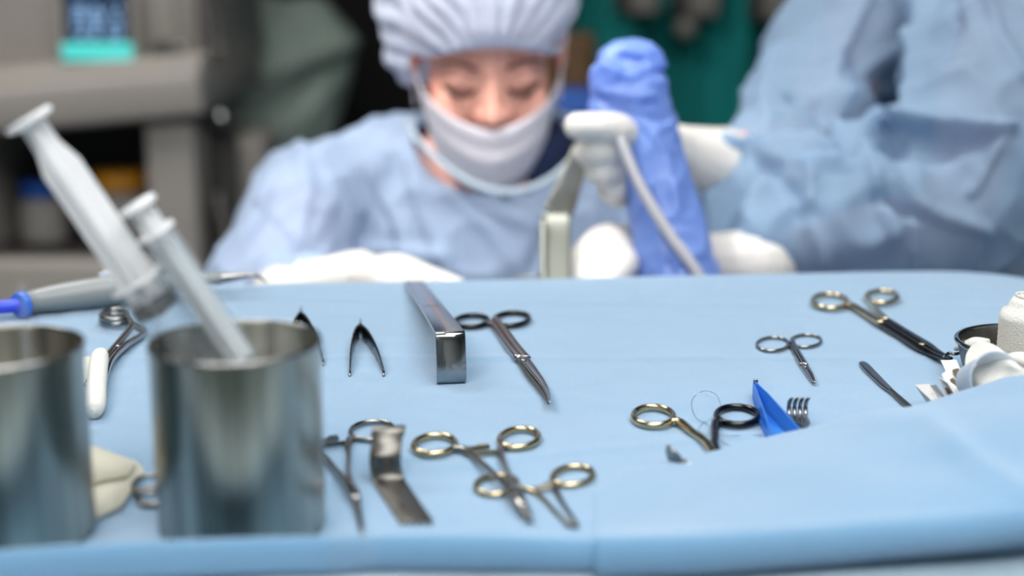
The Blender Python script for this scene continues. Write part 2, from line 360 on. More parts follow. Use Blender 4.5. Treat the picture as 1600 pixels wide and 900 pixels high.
# ============================================================ syringes
def syringe(name, top, bot, label, rb, Lb, discr, rod, wide, exposed, stopper, stopz=.03):
    """top = plunger disc, bot = nozzle end; barrel length Lb measured from bot"""
    ax = (bot-top).normalized(); L = (bot-top).length; q = ax.to_track_quat('Z', 'Y').to_matrix()
    t = thing(name, bot, label, 'syringe', 'syringes in the steel cup')
    s = L - Lb                                           # flange position along axis
    pl = obj('plunger', lathe([(0, 0), (discr*.96, 0), (discr, .0012), (discr, .0022), (discr*.9, .0032), (rod*1.1, .0038), (0, .0038)], top, ax), M['white'], t)
    bm = bmesh.new()
    for k in range(2):
        prof = [(.003, rod), (exposed*.22, rod), (exposed*.38, wide), (L-stopz, wide)]
        a = q @ (V((1, 0, 0)) if k == 0 else V((0, 1, 0))); b = ax.cross(a)
        rr = []
        for z, w in prof:
            p = top+ax*z; rr.append([bm.verts.new(p + a*w*u + b*.0011*v) for u, v in ((-1, -1), (1, -1), (1, 1), (-1, 1))])
        for A, B in zip(rr, rr[1:]):
            for i in range(4): bm.faces.new((A[i], A[(i+1) % 4], B[(i+1) % 4], B[i]))
        bm.faces.new(rr[0][::-1]); bm.faces.new(rr[-1])
    obj('plunger_rod', bm, M['white'], t, smooth=False)
    sl = L-stopz
    if stopper: obj('rubber_stopper', lathe([(0, 0), (rb*.93, 0), (rb*.93, .002), (rb*.86, .003), (rb*.93, .004), (rb*.93, .0065), (0, .010)], top+ax*sl, ax), M['rubber'], t)
    obj('barrel', lathe([(rb, 0), (rb, Lb-.012), (rb*.85, Lb-.008), (.0025, Lb-.006), (.0022, Lb+.002), (.001, Lb+.002), (.001, Lb-.007), (rb*.8, Lb-.0095), (rb*.93, Lb-.013), (rb*.93, 0)], top+ax*s, ax, closed=True), M['clear'], t)
    bm = bmesh.new(); fr = lathe([(rb*.95, 0), (rb*1.28, 0), (rb*1.32, .001), (rb*1.28, .002), (rb*.95, .002)], V((0, 0, 0)), V((0, 0, 1)), closed=True)
    for v in fr.verts: v.co.y *= .86
    fr.transform(Matrix.Translation(top+ax*(s-.001)) @ q.to_4x4()); bm.free(); obj('flange', fr, M['white'], t)
    bm = bmesh.new()                                   # graduation marks
    side = (q @ V((1, 0, 0))); tocam = (CAM-top).normalized(); n = (tocam - ax*tocam.dot(ax)).normalized(); e = ax.cross(n)
    for i in range(14):
        z = s + .008 + i*(Lb-.03)/14; wdt = .35 if i % 5 == 0 else .2
        for k in range(5):
            a0 = .5+wdt*k/4-.3; p = top+ax*z + (n*math.cos(a0)+e*math.sin(a0))*(rb*1.01)
            bx(bm, p, (.0011, .0011, .0005), rot=q)
    obj('graduations', bm, M['greyp'], t, smooth=False)
    return t
syringe('syringe', P(43, 183, .700), P(352, 640, .742), 'larger syringe with long exposed plunger and black stopper', .0128, .078, .0122, .0062, .0098, .075, True, .067)
syringe('syringe', P(213, 317, .705), P(398, 592, .735), 'smaller clear syringe leaning in front of the larger one in the cup', .0088, .088, .0096, .0048, .0062, .016, False, .012)
bm = tub([tuple(P(34, 445, .70))+(.002, .002), tuple(P(38, 500, .70))+(.002, .002), tuple(P(44, 600, .70))+(.0022, .0022), tuple(P(60, 700, .70))+(.0022, .0022)], 4, 12)
tag(obj('clear_tube', bm, M['clear'], base=P(60, 700, .7)), 'thin clear tube standing in the left steel cup', 'tube')
# ============================================================ ring-handled instruments
mm = .001
def ratchet(a, b, m, t, h=.0035):
    bm = tub(tp([(a[0], a[1], h, .0012, .0016), (b[0], b[1], h, .0010, .0013)]), 1, 8, .6, smooth=False)
    pa, pb = T(a[0], a[1], h), T(b[0], b[1], h)
    for k in range(5):
        p = pa.lerp(pb, .5+.1*k) + V((0, 0, .0018)); bx(bm, p, (.0008, .0022, .0010))
    return obj('ratchet', bm, m, t, smooth=False)
def screw(px, py, h, r, m, t):
    c = T(px, py, h); s = obj('screw', lathe([(0, 0), (r, 0), (r, .0006), (r*.8, .001), (0, .001)], c, n=20), m, t)
    return s
# centre gold needle holder
t = thing('hemostat', T(800, 770), 'gold-ringed clamp lying on top of another, blunt grey jaws pointing forward', 'surgical clamp', 'gold-ringed clamps')
obj('finger_ring', ringbm(679, 695, 33, 14.5, 4, .0018, .0021, .003), M['gold'], t); obj('finger_ring', ringbm(811, 685, 31, 14.5, 6, .0018, .0021, .003), M['gold'], t)
obj('shank', tub(tp([(707, 701, .003, .0018, .0018), (728, 703, .0035, .0024, .002), (745, 717, .004, .0017, .0017), (775, 743, .006, .0016, .0016), (803, 770, .0065, .0026, .0018)]), 6, 12, .8), M['steel'], t)
obj('shank', tub(tp([(785, 696, .003, .0018, .0018), (781, 705, .0035, .0022, .002), (787, 722, .004, .0014, .0016), (797, 746, .006, .0014, .0016), (806, 768, .0065, .0024, .0018)]), 6, 12, .8), M['steel'], t)
ratchet((728, 702), (765, 698), M['gold'], t, .0045); ratchet((781, 706), (742, 709), M['gold'], t, .0028)
obj('box_joint', tub(tp([(796, 762, .0065, .002, .0022), (804, 772, .0065, .0036, .0026), (813, 785, .006, .0034, .0026), (818, 793, .0055, .0025, .002)]), 4, 12, .7), M['steel'], t)
obj('jaw', tub(tp([(811, 782, .006, .0030, .0022), (818, 795, .005, .0026, .002), (829, 814, .003, .0010, .0012)]), 5, 12, .8), M['dull'], t)
screw(805, 774, .0088, .0013, M['steel'], t)
# second gold clamp below
t = thing('hemostat', T(880, 790), 'gold-ringed clamp whose left ring lies under the other clamp', 'surgical clamp', 'gold-ringed clamps')
obj('finger_ring', ringbm(776, 758, 33, 15, 4, .0015, .0018, .002), M['gold'], t); obj('finger_ring', ringbm(895, 744, 32, 14.5, 6, .0016, .0019, .002), M['gold'], t)
obj('shank', tub(tp([(806, 762, .002, .0014, .0015), (832, 767, .002, .0017, .0016), (850, 781, .002, .0012, .0014), (870, 802, .002, .001, .0012), (889, 820, .002, .0009, .0012)]), 6, 12, .8), M['gold'], t)
obj('shank', tub(tp([(870, 756, .002, .0016, .0016), (868, 764, .002, .0018, .0016), (876, 780, .002, .0012, .0014), (890, 802, .002, .001, .0012), (902, 819, .002, .0009, .0012)]), 6, 12, .8), M['steel'], t)
obj('jaw', tub(tp([(885, 819, .002, .0015, .0012), (903, 820, .002, .0015, .0012)]), 2, 10, .8), M['dull'], t)
ratchet((832, 766), (868, 758), M['gold'], t, .003)
# left steel clamp
t = thing('hemostat', T(550, 760), 'polished steel clamp partly hidden by the steel cup, ratchet teeth showing', 'surgical clamp')
obj('finger_ring', ringbm(581, 673, 34, 14, 5, .0013, .0017, .0025), M['steel'], t); obj('finger_ring', ringbm(470, 697, 32, 14, 4, .0013, .0017, .0025), M['steel'], t)
obj('shank', tub(tp([(556, 684, .0025, .0015, .0016), (545, 690, .003, .0022, .002), (545, 712, .003, .0012, .0015), (545, 740, .004, .0013, .0016), (553, 768, .0045, .0022, .002)]), 6, 12, .8), M['steel'], t)
obj('shank', tub(tp([(498, 703, .0025, .0015, .0016), (508, 714, .003, .0014, .0016), (524, 733, .004, .0014, .0016), (541, 754, .005, .0018, .002), (552, 770, .0045, .0024, .002)]), 6, 12, .8), M['steel'], t)
ratchet((545, 691), (505, 697), M['steel'], t, .0025); ratchet((498, 690), (529, 685), M['steel'], t, .0055)
obj('box_joint', tub(tp([(543, 753, .0045, .0022, .0024), (551, 768, .0045, .0032, .0028), (557, 782, .004, .0024, .0022)]), 4, 12, .7), M['polish'], t)
obj('jaw', tub(tp([(554, 778, .004, .0022, .0018), (560, 800, .003, .0017, .0016), (566, 836, .002, .0009, .001)]), 5, 12, .8), M['steel'], t)
# hidden-behind-cup ring pair
t = thing('hemostat', T(250, 770), 'steel finger ring peeking out between the two cups', 'surgical clamp')
obj('finger_ring', ringbm(236, 757, 28, 13, 4, .0012, .0014, .0065), M['steel'], t); obj('finger_ring', ringbm(240, 774, 27, 12, 0, .0012, .0014, .002), M['steel'], t)
obj('shank', tub(tp([(218, 778, .002, .0012, .0014), (222, 788, .0015, .0012, .0013), (262, 790, .002, .0014, .0014), (310, 800, .002, .0014, .0014)]), 5, 10), M['steel'], t)
# black curved scissors
t = thing('surgical_scissors', T(800, 550), 'curved steel scissors with black finger rings beside the bent retractor', 'scissors')
obj('finger_ring', ringbm(737, 502, 26, 9, 3, .0017, .0022, .003), M['black'], t); obj('finger_ring', ringbm(799, 499, 28, 10, 4, .0017, .0022, .003), M['black'], t)
obj('shank', tub(tp([(758, 506, .003, .0016, .002), (768, 505, .003, .0026, .0022), (778, 517, .003, .0028, .0022), (796, 542, .0035, .003, .0022), (812, 560, .004, .0036, .0022)]), 5, 12, .6), M['polish'], t)
obj('shank', tub(tp([(776, 500, .0035, .0016, .002), (774, 499, .0045, .0024, .0022), (788, 516, .005, .0028, .002), (806, 541, .005, .003, .002), (822, 560, .005, .0034, .0018)]), 5, 12, .6), M['steel'], t)
obj('blade', tub(tp([(812, 558, .003, .0034, .0012), (826, 580, .0032, .0036, .0012), (841, 599, .0036, .0032, .0011), (852, 616, .0044, .002, .001), (857, 630, .0055, .0007, .0007)]), 6, 10, .55), M['dull'], t)
obj('blade', tub(tp([(818, 558, .0055, .0034, .0012), (833, 578, .0057, .0032, .0012), (847, 597, .006, .0024, .0011), (856, 614, .0066, .0014, .001), (859, 629, .0072, .0006, .0006)]), 6, 10, .55), M['polish'], t)
screw(818, 563, .0066, .002, M['polish'], t)
# small steel scissors
t = thing('surgical_scissors', T(1245, 560), 'small all-steel scissors with round rings and short straight blades', 'scissors')
obj('finger_ring', ringbm(1207, 538, 25, 10.5, 2, .0010, .0013, .0018), M['steel'], t); obj('finger_ring', ringbm(1259, 533, 24, 9.5, 2, .0010, .0013, .0018), M['steel'], t)
obj('shank', tub(tp([(1226, 544, .0018, .001, .0012), (1236, 541, .002, .0016, .0014), (1243, 553, .0022, .0016, .0014), (1254, 571, .0022, .0019, .0014)]), 5, 12, .7), M['steel'], t)
obj('shank', tub(tp([(1243, 542, .002, .001, .0012), (1237, 530, .003, .0014, .0014), (1244, 545, .0034, .0016, .0014), (1259, 571, .0034, .0019, .0014)]), 5, 12, .7), M['steel'], t)
obj('blade', tub(tp([(1253, 569, .002, .002, .001), (1264, 586, .002, .0019, .001), (1271, 598, .002, .0007, .0007)]), 5, 10, .7), M['polish'], t)
obj('blade', tub(tp([(1257, 569, .0034, .002, .001), (1267, 585, .0034, .0017, .001), (1273, 598, .003, .0007, .0007)]), 5, 10, .7), M['steel'], t)
screw(1258, 574, .0044, .0012, M['polish'], t)
# gold and black large scissors
t = thing('surgical_scissors', T(1390, 510), 'large scissors with gold rings, black blades and a gold screw', 'scissors')
obj('finger_ring', ringbm(1297, 471, 28, 11, -3, .0018, .0022, .004), M['gold'], t); obj('finger_ring', ringbm(1378, 464, 25, 9.5, 0, .0018, .0022, .004), M['gold'], t)
obj('shank', tub(tp([(1316, 476, .004, .002, .0022), (1332, 478, .004, .0034, .0024), (1352, 490, .004, .0034, .0024), (1380, 506, .0045, .0040, .0024)]), 6, 12, .7), M['gold'], t)
obj('shank', tub(tp([(1358, 469, .004, .002, .0022), (1363, 476, .0045, .0024, .0024), (1370, 486, .005, .0026, .0024), (1384, 501, .006, .0032, .0024)]), 6, 12, .7), M['gold'], t)
obj('blade', tub(tp([(1378, 504, .004, .0050, .0024), (1412, 525, .004, .0050, .0024), (1442, 543, .004, .0054, .0024), (1462, 554, .0045, .0036, .0018), (1484, 563, .007, .0012, .001)]), 6, 12, .6), M['black'], t)
obj('blade', tub(tp([(1386, 501, .007, .0036, .0018), (1418, 521, .007, .0036, .0018), (1446, 538, .007, .0040, .0018), (1465, 550, .0075, .0026, .0014), (1487, 560, .010, .0009, .0009)]), 6, 12, .6), M['black'], t)
screw(1441, 538, .0092, .0024, M['gold'], t)
# tucked-under-flap scissors: one gold half, one black half
t = thing('surgical_scissors', T(1115, 695), 'scissors with one gold and one black ring, blades tucked under the drape flap', 'scissors')
obj('finger_ring', ringbm(1021, 651, 32, 14.5, -2, .0017, .0024, .003), M['gold'], t); obj('finger_ring', ringbm(1152, 650, 33, 14, -2, .0018, .0024, .003), M['black'], t)
obj('shank', tub(tp([(1048, 659, .003, .0018, .0024), (1062, 660, .003, .0026, .0026), (1082, 675, .003, .0022, .0022), (1102, 690, .003, .0024, .0022), (1120, 715, .003, .003, .002), (1145, 745, .003, .003, .0018)]), 6, 12, .8), M['gold'], t)
obj('shank', tub(tp([(1128, 660, .003, .0018, .0024), (1118, 662, .003, .0026, .0026), (1117, 680, .003, .0023, .0022), (1117, 697, .003, .0024, .0022), (1128, 718, .003, .003, .002), (1150, 745, .003, .0028, .0018)]), 6, 12, .8), M['black'], t)
# clamp with gauze roll at left
t = thing('sponge_forceps', T(190, 530), 'steel ring-handled forceps behind the cups gripping a rolled gauze', 'forceps')
obj('finger_ring', ringbm(179, 492, 22, 8, 4, .0016, .002, .010), M['steel'], t); obj('finger_ring', ringbm(180, 499, 23, 8, 4, .0016, .002, .003), M['steel'], t)
obj('shank', tub(tp([(200, 495, .010, .002, .002), (206, 508, .009, .002, .002), (190, 530, .007, .0024, .0024), (172, 551, .006, .0022, .0022), (150, 578, .006, .0018, .002), (134, 603, .006, .0016, .0016)]), 6, 12, .8), M['steel'], t)
obj('shank', tub(tp([(202, 502, .003, .0018, .002), (226, 518, .003, .002, .002), (196, 540, .005, .0022, .0024), (174, 563, .006, .002, .0022), (165, 590, .005, .0018, .002), (158, 622, .004, .0014, .0016)]), 6, 12, .8), M['polish'], t)
screw(184, 541, .0095, .0018, M['polish'], t)
t2 = tag(obj('gauze_roll', tub(tp([(158, 553, .009, .0045, .0045), (155, 562, .009, .0062, .0062), (151, 600, .008, .0062, .006), (148, 632, .006, .0066, .006), (147, 642, .006, .0045, .005)]), 6, 18), M['gauze'], base=T(150, 600)), 'tight white gauze roll held in the forceps behind the cups', 'gauze')
tag(obj('gauze_pad', tub(tp([(136, 563, .004, .005, .003), (130, 585, .004, .007, .003), (118, 620, .003, .006, .003)]), 5, 14), M['gauze'], base=T(130, 590)), 'small white gauze peeking from behind the left cup rim', 'gauze')
# folded cream gauze
def sheetpoly(pxs, h0, th, m, name, label, cat, sub=3):
    bm = bmesh.new(); a = [bm.verts.new(T(x, y, h)) for x, y, h in pxs]; f = bm.faces.new(a)
    r = bmesh.ops.extrude_face_region(bm, geom=[f]); vs = [g for g in r['geom'] if isinstance(g, bmesh.types.BMVert)]
    bmesh.ops.translate(bm, vec=(0, 0, th), verts=vs)
    bmesh.ops.bevel(bm, geom=list(bm.edges), offset=min(.0025, th*.3), segments=3, affect='EDGES')
    return bm
t = thing('folded_gauze', T(180, 760), 'cream folded gauze pad between the two steel cups', 'gauze')
obj('lower_layer', sheetpoly([(100, 712, .001), (214, 728, .001), (226, 742, .001), (190, 795, .001), (150, 815, .001), (100, 800, .001)], 0, .004, M['cream'], '', '', ''), M['cream'], t)
obj('upper_layer', sheetpoly([(95, 706, .0055), (150, 706, .0055), (214, 730, .0055), (200, 748, .0055), (160, 755, .0055), (110, 770, .0055)], 0, .004, M['cream'], '', '', ''), M['cream'], t)
# tweezers
def tweezers(ax_, ay, l, r, hts, label, t=None):
    t = thing('tweezers', T(ax_, ay), label, 'tweezers', 'tweezers lying on edge')
    for e in (l, r):
        pts = []
        for (x, y), hh in zip(e, hts): pts.append(tuple(T(x, y, 0) + V((0, 0, hh+.0003))) + (.0006 if hh < .006 else .0008, hh))
        obj('arm', tub(pts, 6, 12, .5), M['darksteel'], t)
    p = T(ax_, ay); obj('tail', tub([tuple(p+V((0, .000, .0045)))+(.0016, .0045), tuple(p+V((0, .002, .007)))+(.0013, .006), tuple(p+V((0, .004, .011)))+(.0005, .003), tuple(p+V((0, .005, .0135)))+(.0003, .001)], 4, 10, .7), M['darksteel'], t)
    for e in (l, r):
        q = T(*e[-1]); obj('tip', tub([tuple(q+V((0, .001, .0015)))+(.0007, .0012), tuple(q+V((0, -.003, .0008)))+(.0009, .0008)], 2, 10), M['steel'], t)
    return t
tweezers(563, 528, [(562, 529), (555, 541), (549, 563), (547, 587)], [(565, 529), (576, 543), (590, 566), (600, 587)], [.0055, .0062, .0050, .0018], 'dark steel tweezers lying on edge left of the bent retractor')
tweezers(470, 508, [(469, 509), (462, 523), (452, 545), (445, 570)], [(472, 509), (482, 523), (495, 547), (505, 570)], [.0055, .0062, .0050, .0018], 'dark steel tweezers mostly hidden behind the cup rim, pointed end showing')
# bent bar retractor
t = thing('bent_retractor', T(690, 560), 'broad polished steel bar retractor bent down at its near end', 'retractor')
a = T(703.5, 520, .0335); b = T(647, 441.5, .0025); up = (b-a).normalized(); side = up.cross(V((0, 0, 1))).normalized()
wf, wb = .0097, .0082
path = [(a+up*.008 + V((0, 0, 0)), 0)]
prof = []
def barpt(d, z, w): p = a + up*d; return tuple(V((p.x, p.y, (ZT+z) if d < .004 else (p.z + z - .0335))))+(w, .0010)
L_ = (b-a).length
pts = [barpt(-.001, .0012, wf), barpt(-.0035, .0015, wf), barpt(-.0052, .004, wf), barpt(-.005, .012, wf), barpt(-.0028, .024, wf), barpt(-.0008, .031, wf), barpt(.0014, .0329, wf), barpt(.006, .0332, wf), barpt(.05, .0335, wf-.0004), barpt(.15, .0335, wf-.001), barpt(L_-.006, .0335, wb), barpt(L_, .0335, wb)]
Q = crom(pts, 8); bm = bmesh.new(); rr = []
for i, q in enumerate(Q):
    p = V(q[:3]); t_ = (V(Q[min(i+1, len(Q)-1)][:3]) - V(Q[max(i-1, 0)][:3])).normalized(); n = side.cross(t_).normalized()
    e = .00035; w = q[3]; k = .001
    rr.append([bm.verts.new(p + side*u + n*v) for u, v in ((-w, -k+e), (-w+e, -k), (w-e, -k), (w, -k+e), (w, k-e), (w-e, k), (-w+e, k), (-w, k-e))])
for A, B in zip(rr, rr[1:]):
    for i in range(8): bm.faces.new((A[i], A[(i+1) % 8], B[(i+1) % 8], B[i]))
bm.faces.new(rr[0][::-1]); bm.faces.new(rr[-1])
o = obj('bar', bm, M['polish'], t, smooth=True)
bm = bmesh.new(); q = side.to_track_quat('X', 'Z')
bx(bm, a + up*(L_*.45) + V((0, 0, .0013)), (.012, .0004, .0002), rot=q.to_matrix()); obj('engraved_line', bm, M['dull'], t, smooth=False)
# S-curved rake retractor near the front
t = thing('rake_retractor', T(640, 800), 'dull grey S-curved retractor blade with a short toothed front edge', 'retractor')
a = T(650, 818); b = T(613, 764); d1 = (b-a).normalized(); s1 = V((1, 0, 0)); pts = []
def S(p, z, w=.0080): return (p.x, p.y, ZT+z, w, .0006)
c0 = T(602, 762)
pts = [(a, .0012, s1), (a.lerp(b, .5), .0012, s1), (b, .0015, s1), (T(607, 756), .003, s1), (T(603, 754), .009, s1), (T(603, 754)+V((0, -.001, 0)), .015, s1), (T(603, 752)+V((0.0005, .002, 0)), .021, s1), (T(604, 752)+V((.001, .006, 0)), .0265, s1), (T(604, 752)+V((.001, .010, 0)), .0275, s1)]
Q = crom([tuple(V((p.x, p.y, ZT+z))) for p, z, s in pts], 8); bm = bmesh.new(); rr = []
for i, q in enumerate(Q):
    p = V(q); t_ = (V(Q[min(i+1, len(Q)-1)]) - V(Q[max(i-1, 0)])).normalized(); k_ = i/len(Q)
    s_ = (V((1, 0, 0)) + V((0, .12, 0))).normalized(); n = s_.cross(t_).normalized(); w = .0084 + (.0006 if k_ > .8 else 0); k = .0006
    rr.append([bm.verts.new(p + s_*u + n*v) for u, v in ((-w, -k), (w, -k), (w, k), (-w, k))])
for A, B in zip(rr, rr[1:]):
    for i in range(4): bm.faces.new((A[i], A[(i+1) % 4], B[(i+1) % 4], B[i]))
bm.faces.new(rr[0][::-1]); bm.faces.new(rr[-1]); bmesh.ops.bevel(bm, geom=list(bm.edges), offset=.0001, segments=1, affect='EDGES')
obj('blade', bm, M['dull'], t)
for k in range(5):
    p = a + V((-.0070+k*.0035, -.0004+k*.00025, .0012)); obj('tooth', tub([tuple(p)+(.0009, .0007), tuple(p+V((0.0006, -.0025, .0000)))+(.0008, .0006), tuple(p+V((.001, -.004, -.0006)))+(.0003, .0003)], 2, 8), M['dull'], t)
bm = bmesh.new(); bx(bm, T(627, 790, .0019), (.0012, .012, .0002), rot=Matrix.Rotation(.32, 3, 'Z')); obj('engraving', bm, M['darksteel'], t, smooth=False)
# small steel tip emerging from under the flap
t = thing('elevator_tip', T(1055, 720), 'flat rounded steel tip poking from under the drape flap, left of the gold ring scissors', 'instrument')
obj('blade', tub([tuple(T(1095, 745, .002))+(.0036, .0013), tuple(T(1066, 728, .003))+(.0044, .0013), tuple(T(1054, 716, .007))+(.0048, .0013), tuple(T(1048, 705, .011))+(.0042, .0011), tuple(T(1046, 697, .0140))+(.0022, .0008)], 6, 14, .45, up=V((-.85, -.45, .3)).normalized()), M['steel'], t)
# blue plastic retractor
t = thing('blue_plastic_retractor', T(1210, 660), 'bright blue V-shaped plastic retractor beside the black scissor ring', 'retractor')
def wall(pts, name, m, th=.0007):
    bm = bmesh.new(); bot = [bm.verts.new(T(x, y, z0)) for x, y, z0, z1 in pts]; topv = [bm.verts.new(T(x, y, 0) + V((0, 0, z1))) for x, y, z0, z1 in pts]
    for i in range(len(pts)-1): bm.faces.new((bot[i], bot[i+1], topv[i+1], topv[i]))
    bmesh.ops.recalc_face_normals(bm, faces=bm.faces); bmesh.ops.solidify(bm, geom=list(bm.faces), thickness=th); return obj(name, bm, m, t, smooth=False)
wall([(1177, 622, .001, .010), (1182, 640, .001, .0125), (1192, 668, .001, .012), (1204, 700, .001, .010)], 'side_plate', M['bluep'])
wall([(1180, 622, .001, .011), (1200, 648, .001, .0135), (1228, 676, .001, .0120), (1262, 705, .001, .008)], 'side_plate', M['bluep'])
bm = bmesh.new(); v = [bm.verts.new(p) for p in (T(1178, 624, .004), T(1186, 655, .0035), T(1204, 700, .003), T(1258, 705, .003), T(1222, 672, .003), T(1198, 645, .0035))]; bm.faces.new(v); bmesh.ops.solidify(bm, geom=list(bm.faces), thickness=.0007); obj('web', bm, M['bluep'], t, smooth=False)
bm = bmesh.new(); bx(bm, T(1180, 621)+V((0, .0005, .0062)), (.0030, .0016, .0115), bevel=.0004); o = obj('steel_end', bm, M['steel'], t); o['label'] = 'small steel end piece'
# fork-like rake
t = thing('rake_retractor', T(1245, 665), 'small four-pronged steel rake standing up beside the blue plastic retractor', 'retractor')
for k in range(4):
    x = 1233 + k*8.6; b = T(x, 656) + V((0, 0, .002))
    obj('prong', tub([tuple(b+V((0, 0, .001)))+(.0013, .0012), tuple(b+V((0, .002, .005)))+(.0014, .0012), tuple(b+V((.0002, .0015, .009)))+(.0013, .0011), tuple(b+V((.0008, -.0015, .0120)))+(.0010, .0009), tuple(b+V((.0012, -.0032, .0122)))+(.0004, .0004)], 5, 10), M['steel'], t)
obj('palm_plate', tub(tp([(1246, 650, .005, .0062, .0009), (1247, 656, .0062, .0068, .0009), (1249, 662, .0070, .0064, .0011), (1254, 668, .0075, .0032, .0012), (1262, 674, .008, .0020, .0012), (1285, 690, .007, .0018, .0012)]), 5, 14, .8), M['steel'], t)
# suture thread
pts = []
for x, y, h in ((1143, 612, .004), (1100, 613, .003), (1081, 636, .001), (1088, 655, .001), (1108, 662, .0015), (1128, 650, .010), (1127, 628, .010), (1110, 614, .004), (1092, 617, .001), (1080, 640, .001), (1094, 665, .001), (1108, 658, .002), (1100, 668, .001), (1093, 672, .001), (1125, 681, .001), (1150, 680, .001), (1170, 680, .001), (1190, 681, .001)): pts.append((x, y, h))
loop1 = [(1107, 661), (1090, 655), (1081, 637), (1083, 622), (1096, 612), (1110, 612), (1122, 621), (1126, 640), (1118, 652)]
loop2 = [(1118, 652), (1100, 660), (1092, 672), (1110, 680), (1150, 681), (1190, 680)]
loop3 = [(1098, 660), (1115, 672), (1128, 690), (1140, 696)]
bm = bmesh.new()
for lp in (loop1+loop2[1:], loop3): sweep(bm, [tuple(T(x, y, .0007 if not 1108 < x < 1124 else .0062)) + (.00014, .00014) for x, y in lp], 8, 6)
tag(obj('suture_thread', bm, M['thread'], base=T(1110, 670)), 'fine dark suture thread looped beside the black scissor ring', 'thread')
# spatula handle
t = thing('spatula', T(1385, 600), 'slim flat steel spatula with its handle under the drape flap', 'instrument')
obj('paddle', tub(tp([(1345, 566, .002, .0016, .0005), (1349, 568, .002, .0030, .0006), (1362, 582, .002, .0034, .0007), (1382, 602, .002, .0028, .0008), (1394, 612, .0022, .0018, .001)]), 6, 14, .5), M['steel'], t)
obj('handle', tub(tp([(1391, 609, .0022, .0016, .0012), (1400, 618, .0022, .0019, .0015), (1425, 640, .0022, .0022, .0016), (1460, 670, .0022, .0024, .0016)]), 5, 12, .7), M['dull'], t)
# ============================================================ bowl with dressings at right
BC = T(1600, 600); BC.z = ZT+.001; BR = .044
t = thing('steel_bowl', BC, 'low steel bowl at the right edge, holding gauze, half behind the drape flap', 'bowl')
obj('body', lathe([(0, 0), (.03, 0), (.038, .004), (BR-.002, .018), (BR, .026), (BR+.0006, .027), (BR-.0006, .0275), (BR-.0022, .026), (BR-.004, .018), (.036, .006), (0, .0022)], BC, n=72), M['dull'], t)
obj('rim', sweep(bmesh.new(), [(BC.x+BR*math.cos(a*PI/36), BC.y+BR*math.sin(a*PI/36), BC.z+.027, .0020, .0016) for a in range(72)], closed=True, ns=10), M['polish'], t)
# gauze roll standing in bowl
c = V((BC.x-.0005+.006, BC.y+.014, BC.z+.0035)); t = thing('gauze_bandage', c, 'upright white rolled gauze bandage in the steel bowl', 'gauze')
prof = [(0, 0), (.018, 0)] + [(.0195+.00018*(-1)**k, .002+k*.0017) for k in range(22)] + [(.018, .0415), (.0145, .043), (.0135, .047), (.0115, .050), (.006, .0515), (0, .0515)]
obj('roll', lathe(prof, c, n=48), M['gauze'], t)
bm = bmesh.new(); sweep(bm, [tuple(c+V((.0115*(1-k/60)*math.cos(k*.42), .0115*(1-k/60)*math.sin(k*.42), .0516))) + (.0004, .0007) for k in range(50)], 1, 6, smooth=False); obj('spiral_edge', bm, M['gauze'], t)
# white paper cup on its side, mouth towards camera-right
a = T(1552, 580, .030); t = thing('gauze_sheet', BC+V((-.02, -.01, .02)), 'white curled gauze sheet spilling over the near rim of the steel bowl', 'gauze')
A0 = [(1524, 532, .036), (1510, 552, .033), (1508, 575, .029), (1514, 598, .023), (1526, 614, .016)]
A1 = [(1530, 533, .040), (1524, 556, .036), (1526, 580, .032), (1531, 602, .028), (1540, 620, .024)]
A2 = [(1552, 538, .044), (1558, 560, .042), (1562, 582, .036), (1564, 604, .030), (1568, 620, .026)]
A3 = [(1575, 555, .044), (1590, 572, .042), (1600, 584, .038), (1604, 600, .032), (1606, 615, .028)]
A4 = [(1592, 575, .038), (1612, 582, .034), (1622, 592, .028), (1626, 604, .022), (1628, 618, .016)]
cols = [crom([tuple(T(*q)) for q in A_], 5) for A_ in (A0, A1, A2, A3, A4)]; rws = []
for i in range(len(cols[0])): rws.append([V(q) for q in crom([c_[i] for c_ in cols], 6)])
obj('sheet', grid(rws, .0012), M['gauze'], t)
# plastic cup mouth seen inside the sheet
cc = T(1556, 594, .033); ax = V((.25, -1, .35)).normalized()
tag(obj('medicine_cup', lathe([(.011, -.026), (.0165, .0), (.0172, .0005), (.0165, .001), (.0158, 0), (.0105, -.025), (0, -.025), (0, -.026)], cc, ax, n=40), M['frost'], base=cc), 'small pale translucent plastic cup lying against the gauze in the bowl', 'cup')
tag(obj('twisted_gauze', tub([tuple(T(1574, 562, .034))+(.004, .003), tuple(T(1590, 560, .036))+(.006, .004), tuple(T(1612, 566, .036))+(.007, .005), tuple(T(1640, 575, .034))+(.006, .004)], 6, 16), M['gauze'], base=T(1600, 565)), 'loose twist of white gauze beneath the upright bandage roll', 'gauze')
tag(obj('cotton_tuft', tub([tuple(T(1494, 545, .014))+(.002, .0015), tuple(T(1506, 541, .018))+(.005, .003), tuple(T(1524, 535, .022))+(.005, .0035), tuple(T(1545, 534, .022))+(.002, .002)], 6, 14), M['gauze'], base=T(1500, 545)), 'small white cotton tuft beyond the tip of the black scissors', 'cotton')
tag(obj('steel_hook', tub([tuple(T(1474, 558, .014))+(.0009, .0009), tuple(T(1482, 552, .015))+(.0011, .0011), tuple(T(1494, 553, .015))+(.0011, .0011), tuple(T(1508, 549, .015))+(.0011, .0011), tuple(T(1530, 548, .015))+(.001, .001)], 6, 10), M['steel'], base=T(1500, 552)), 'thin steel hook reaching from the bowl to the scissor tip', 'hook')
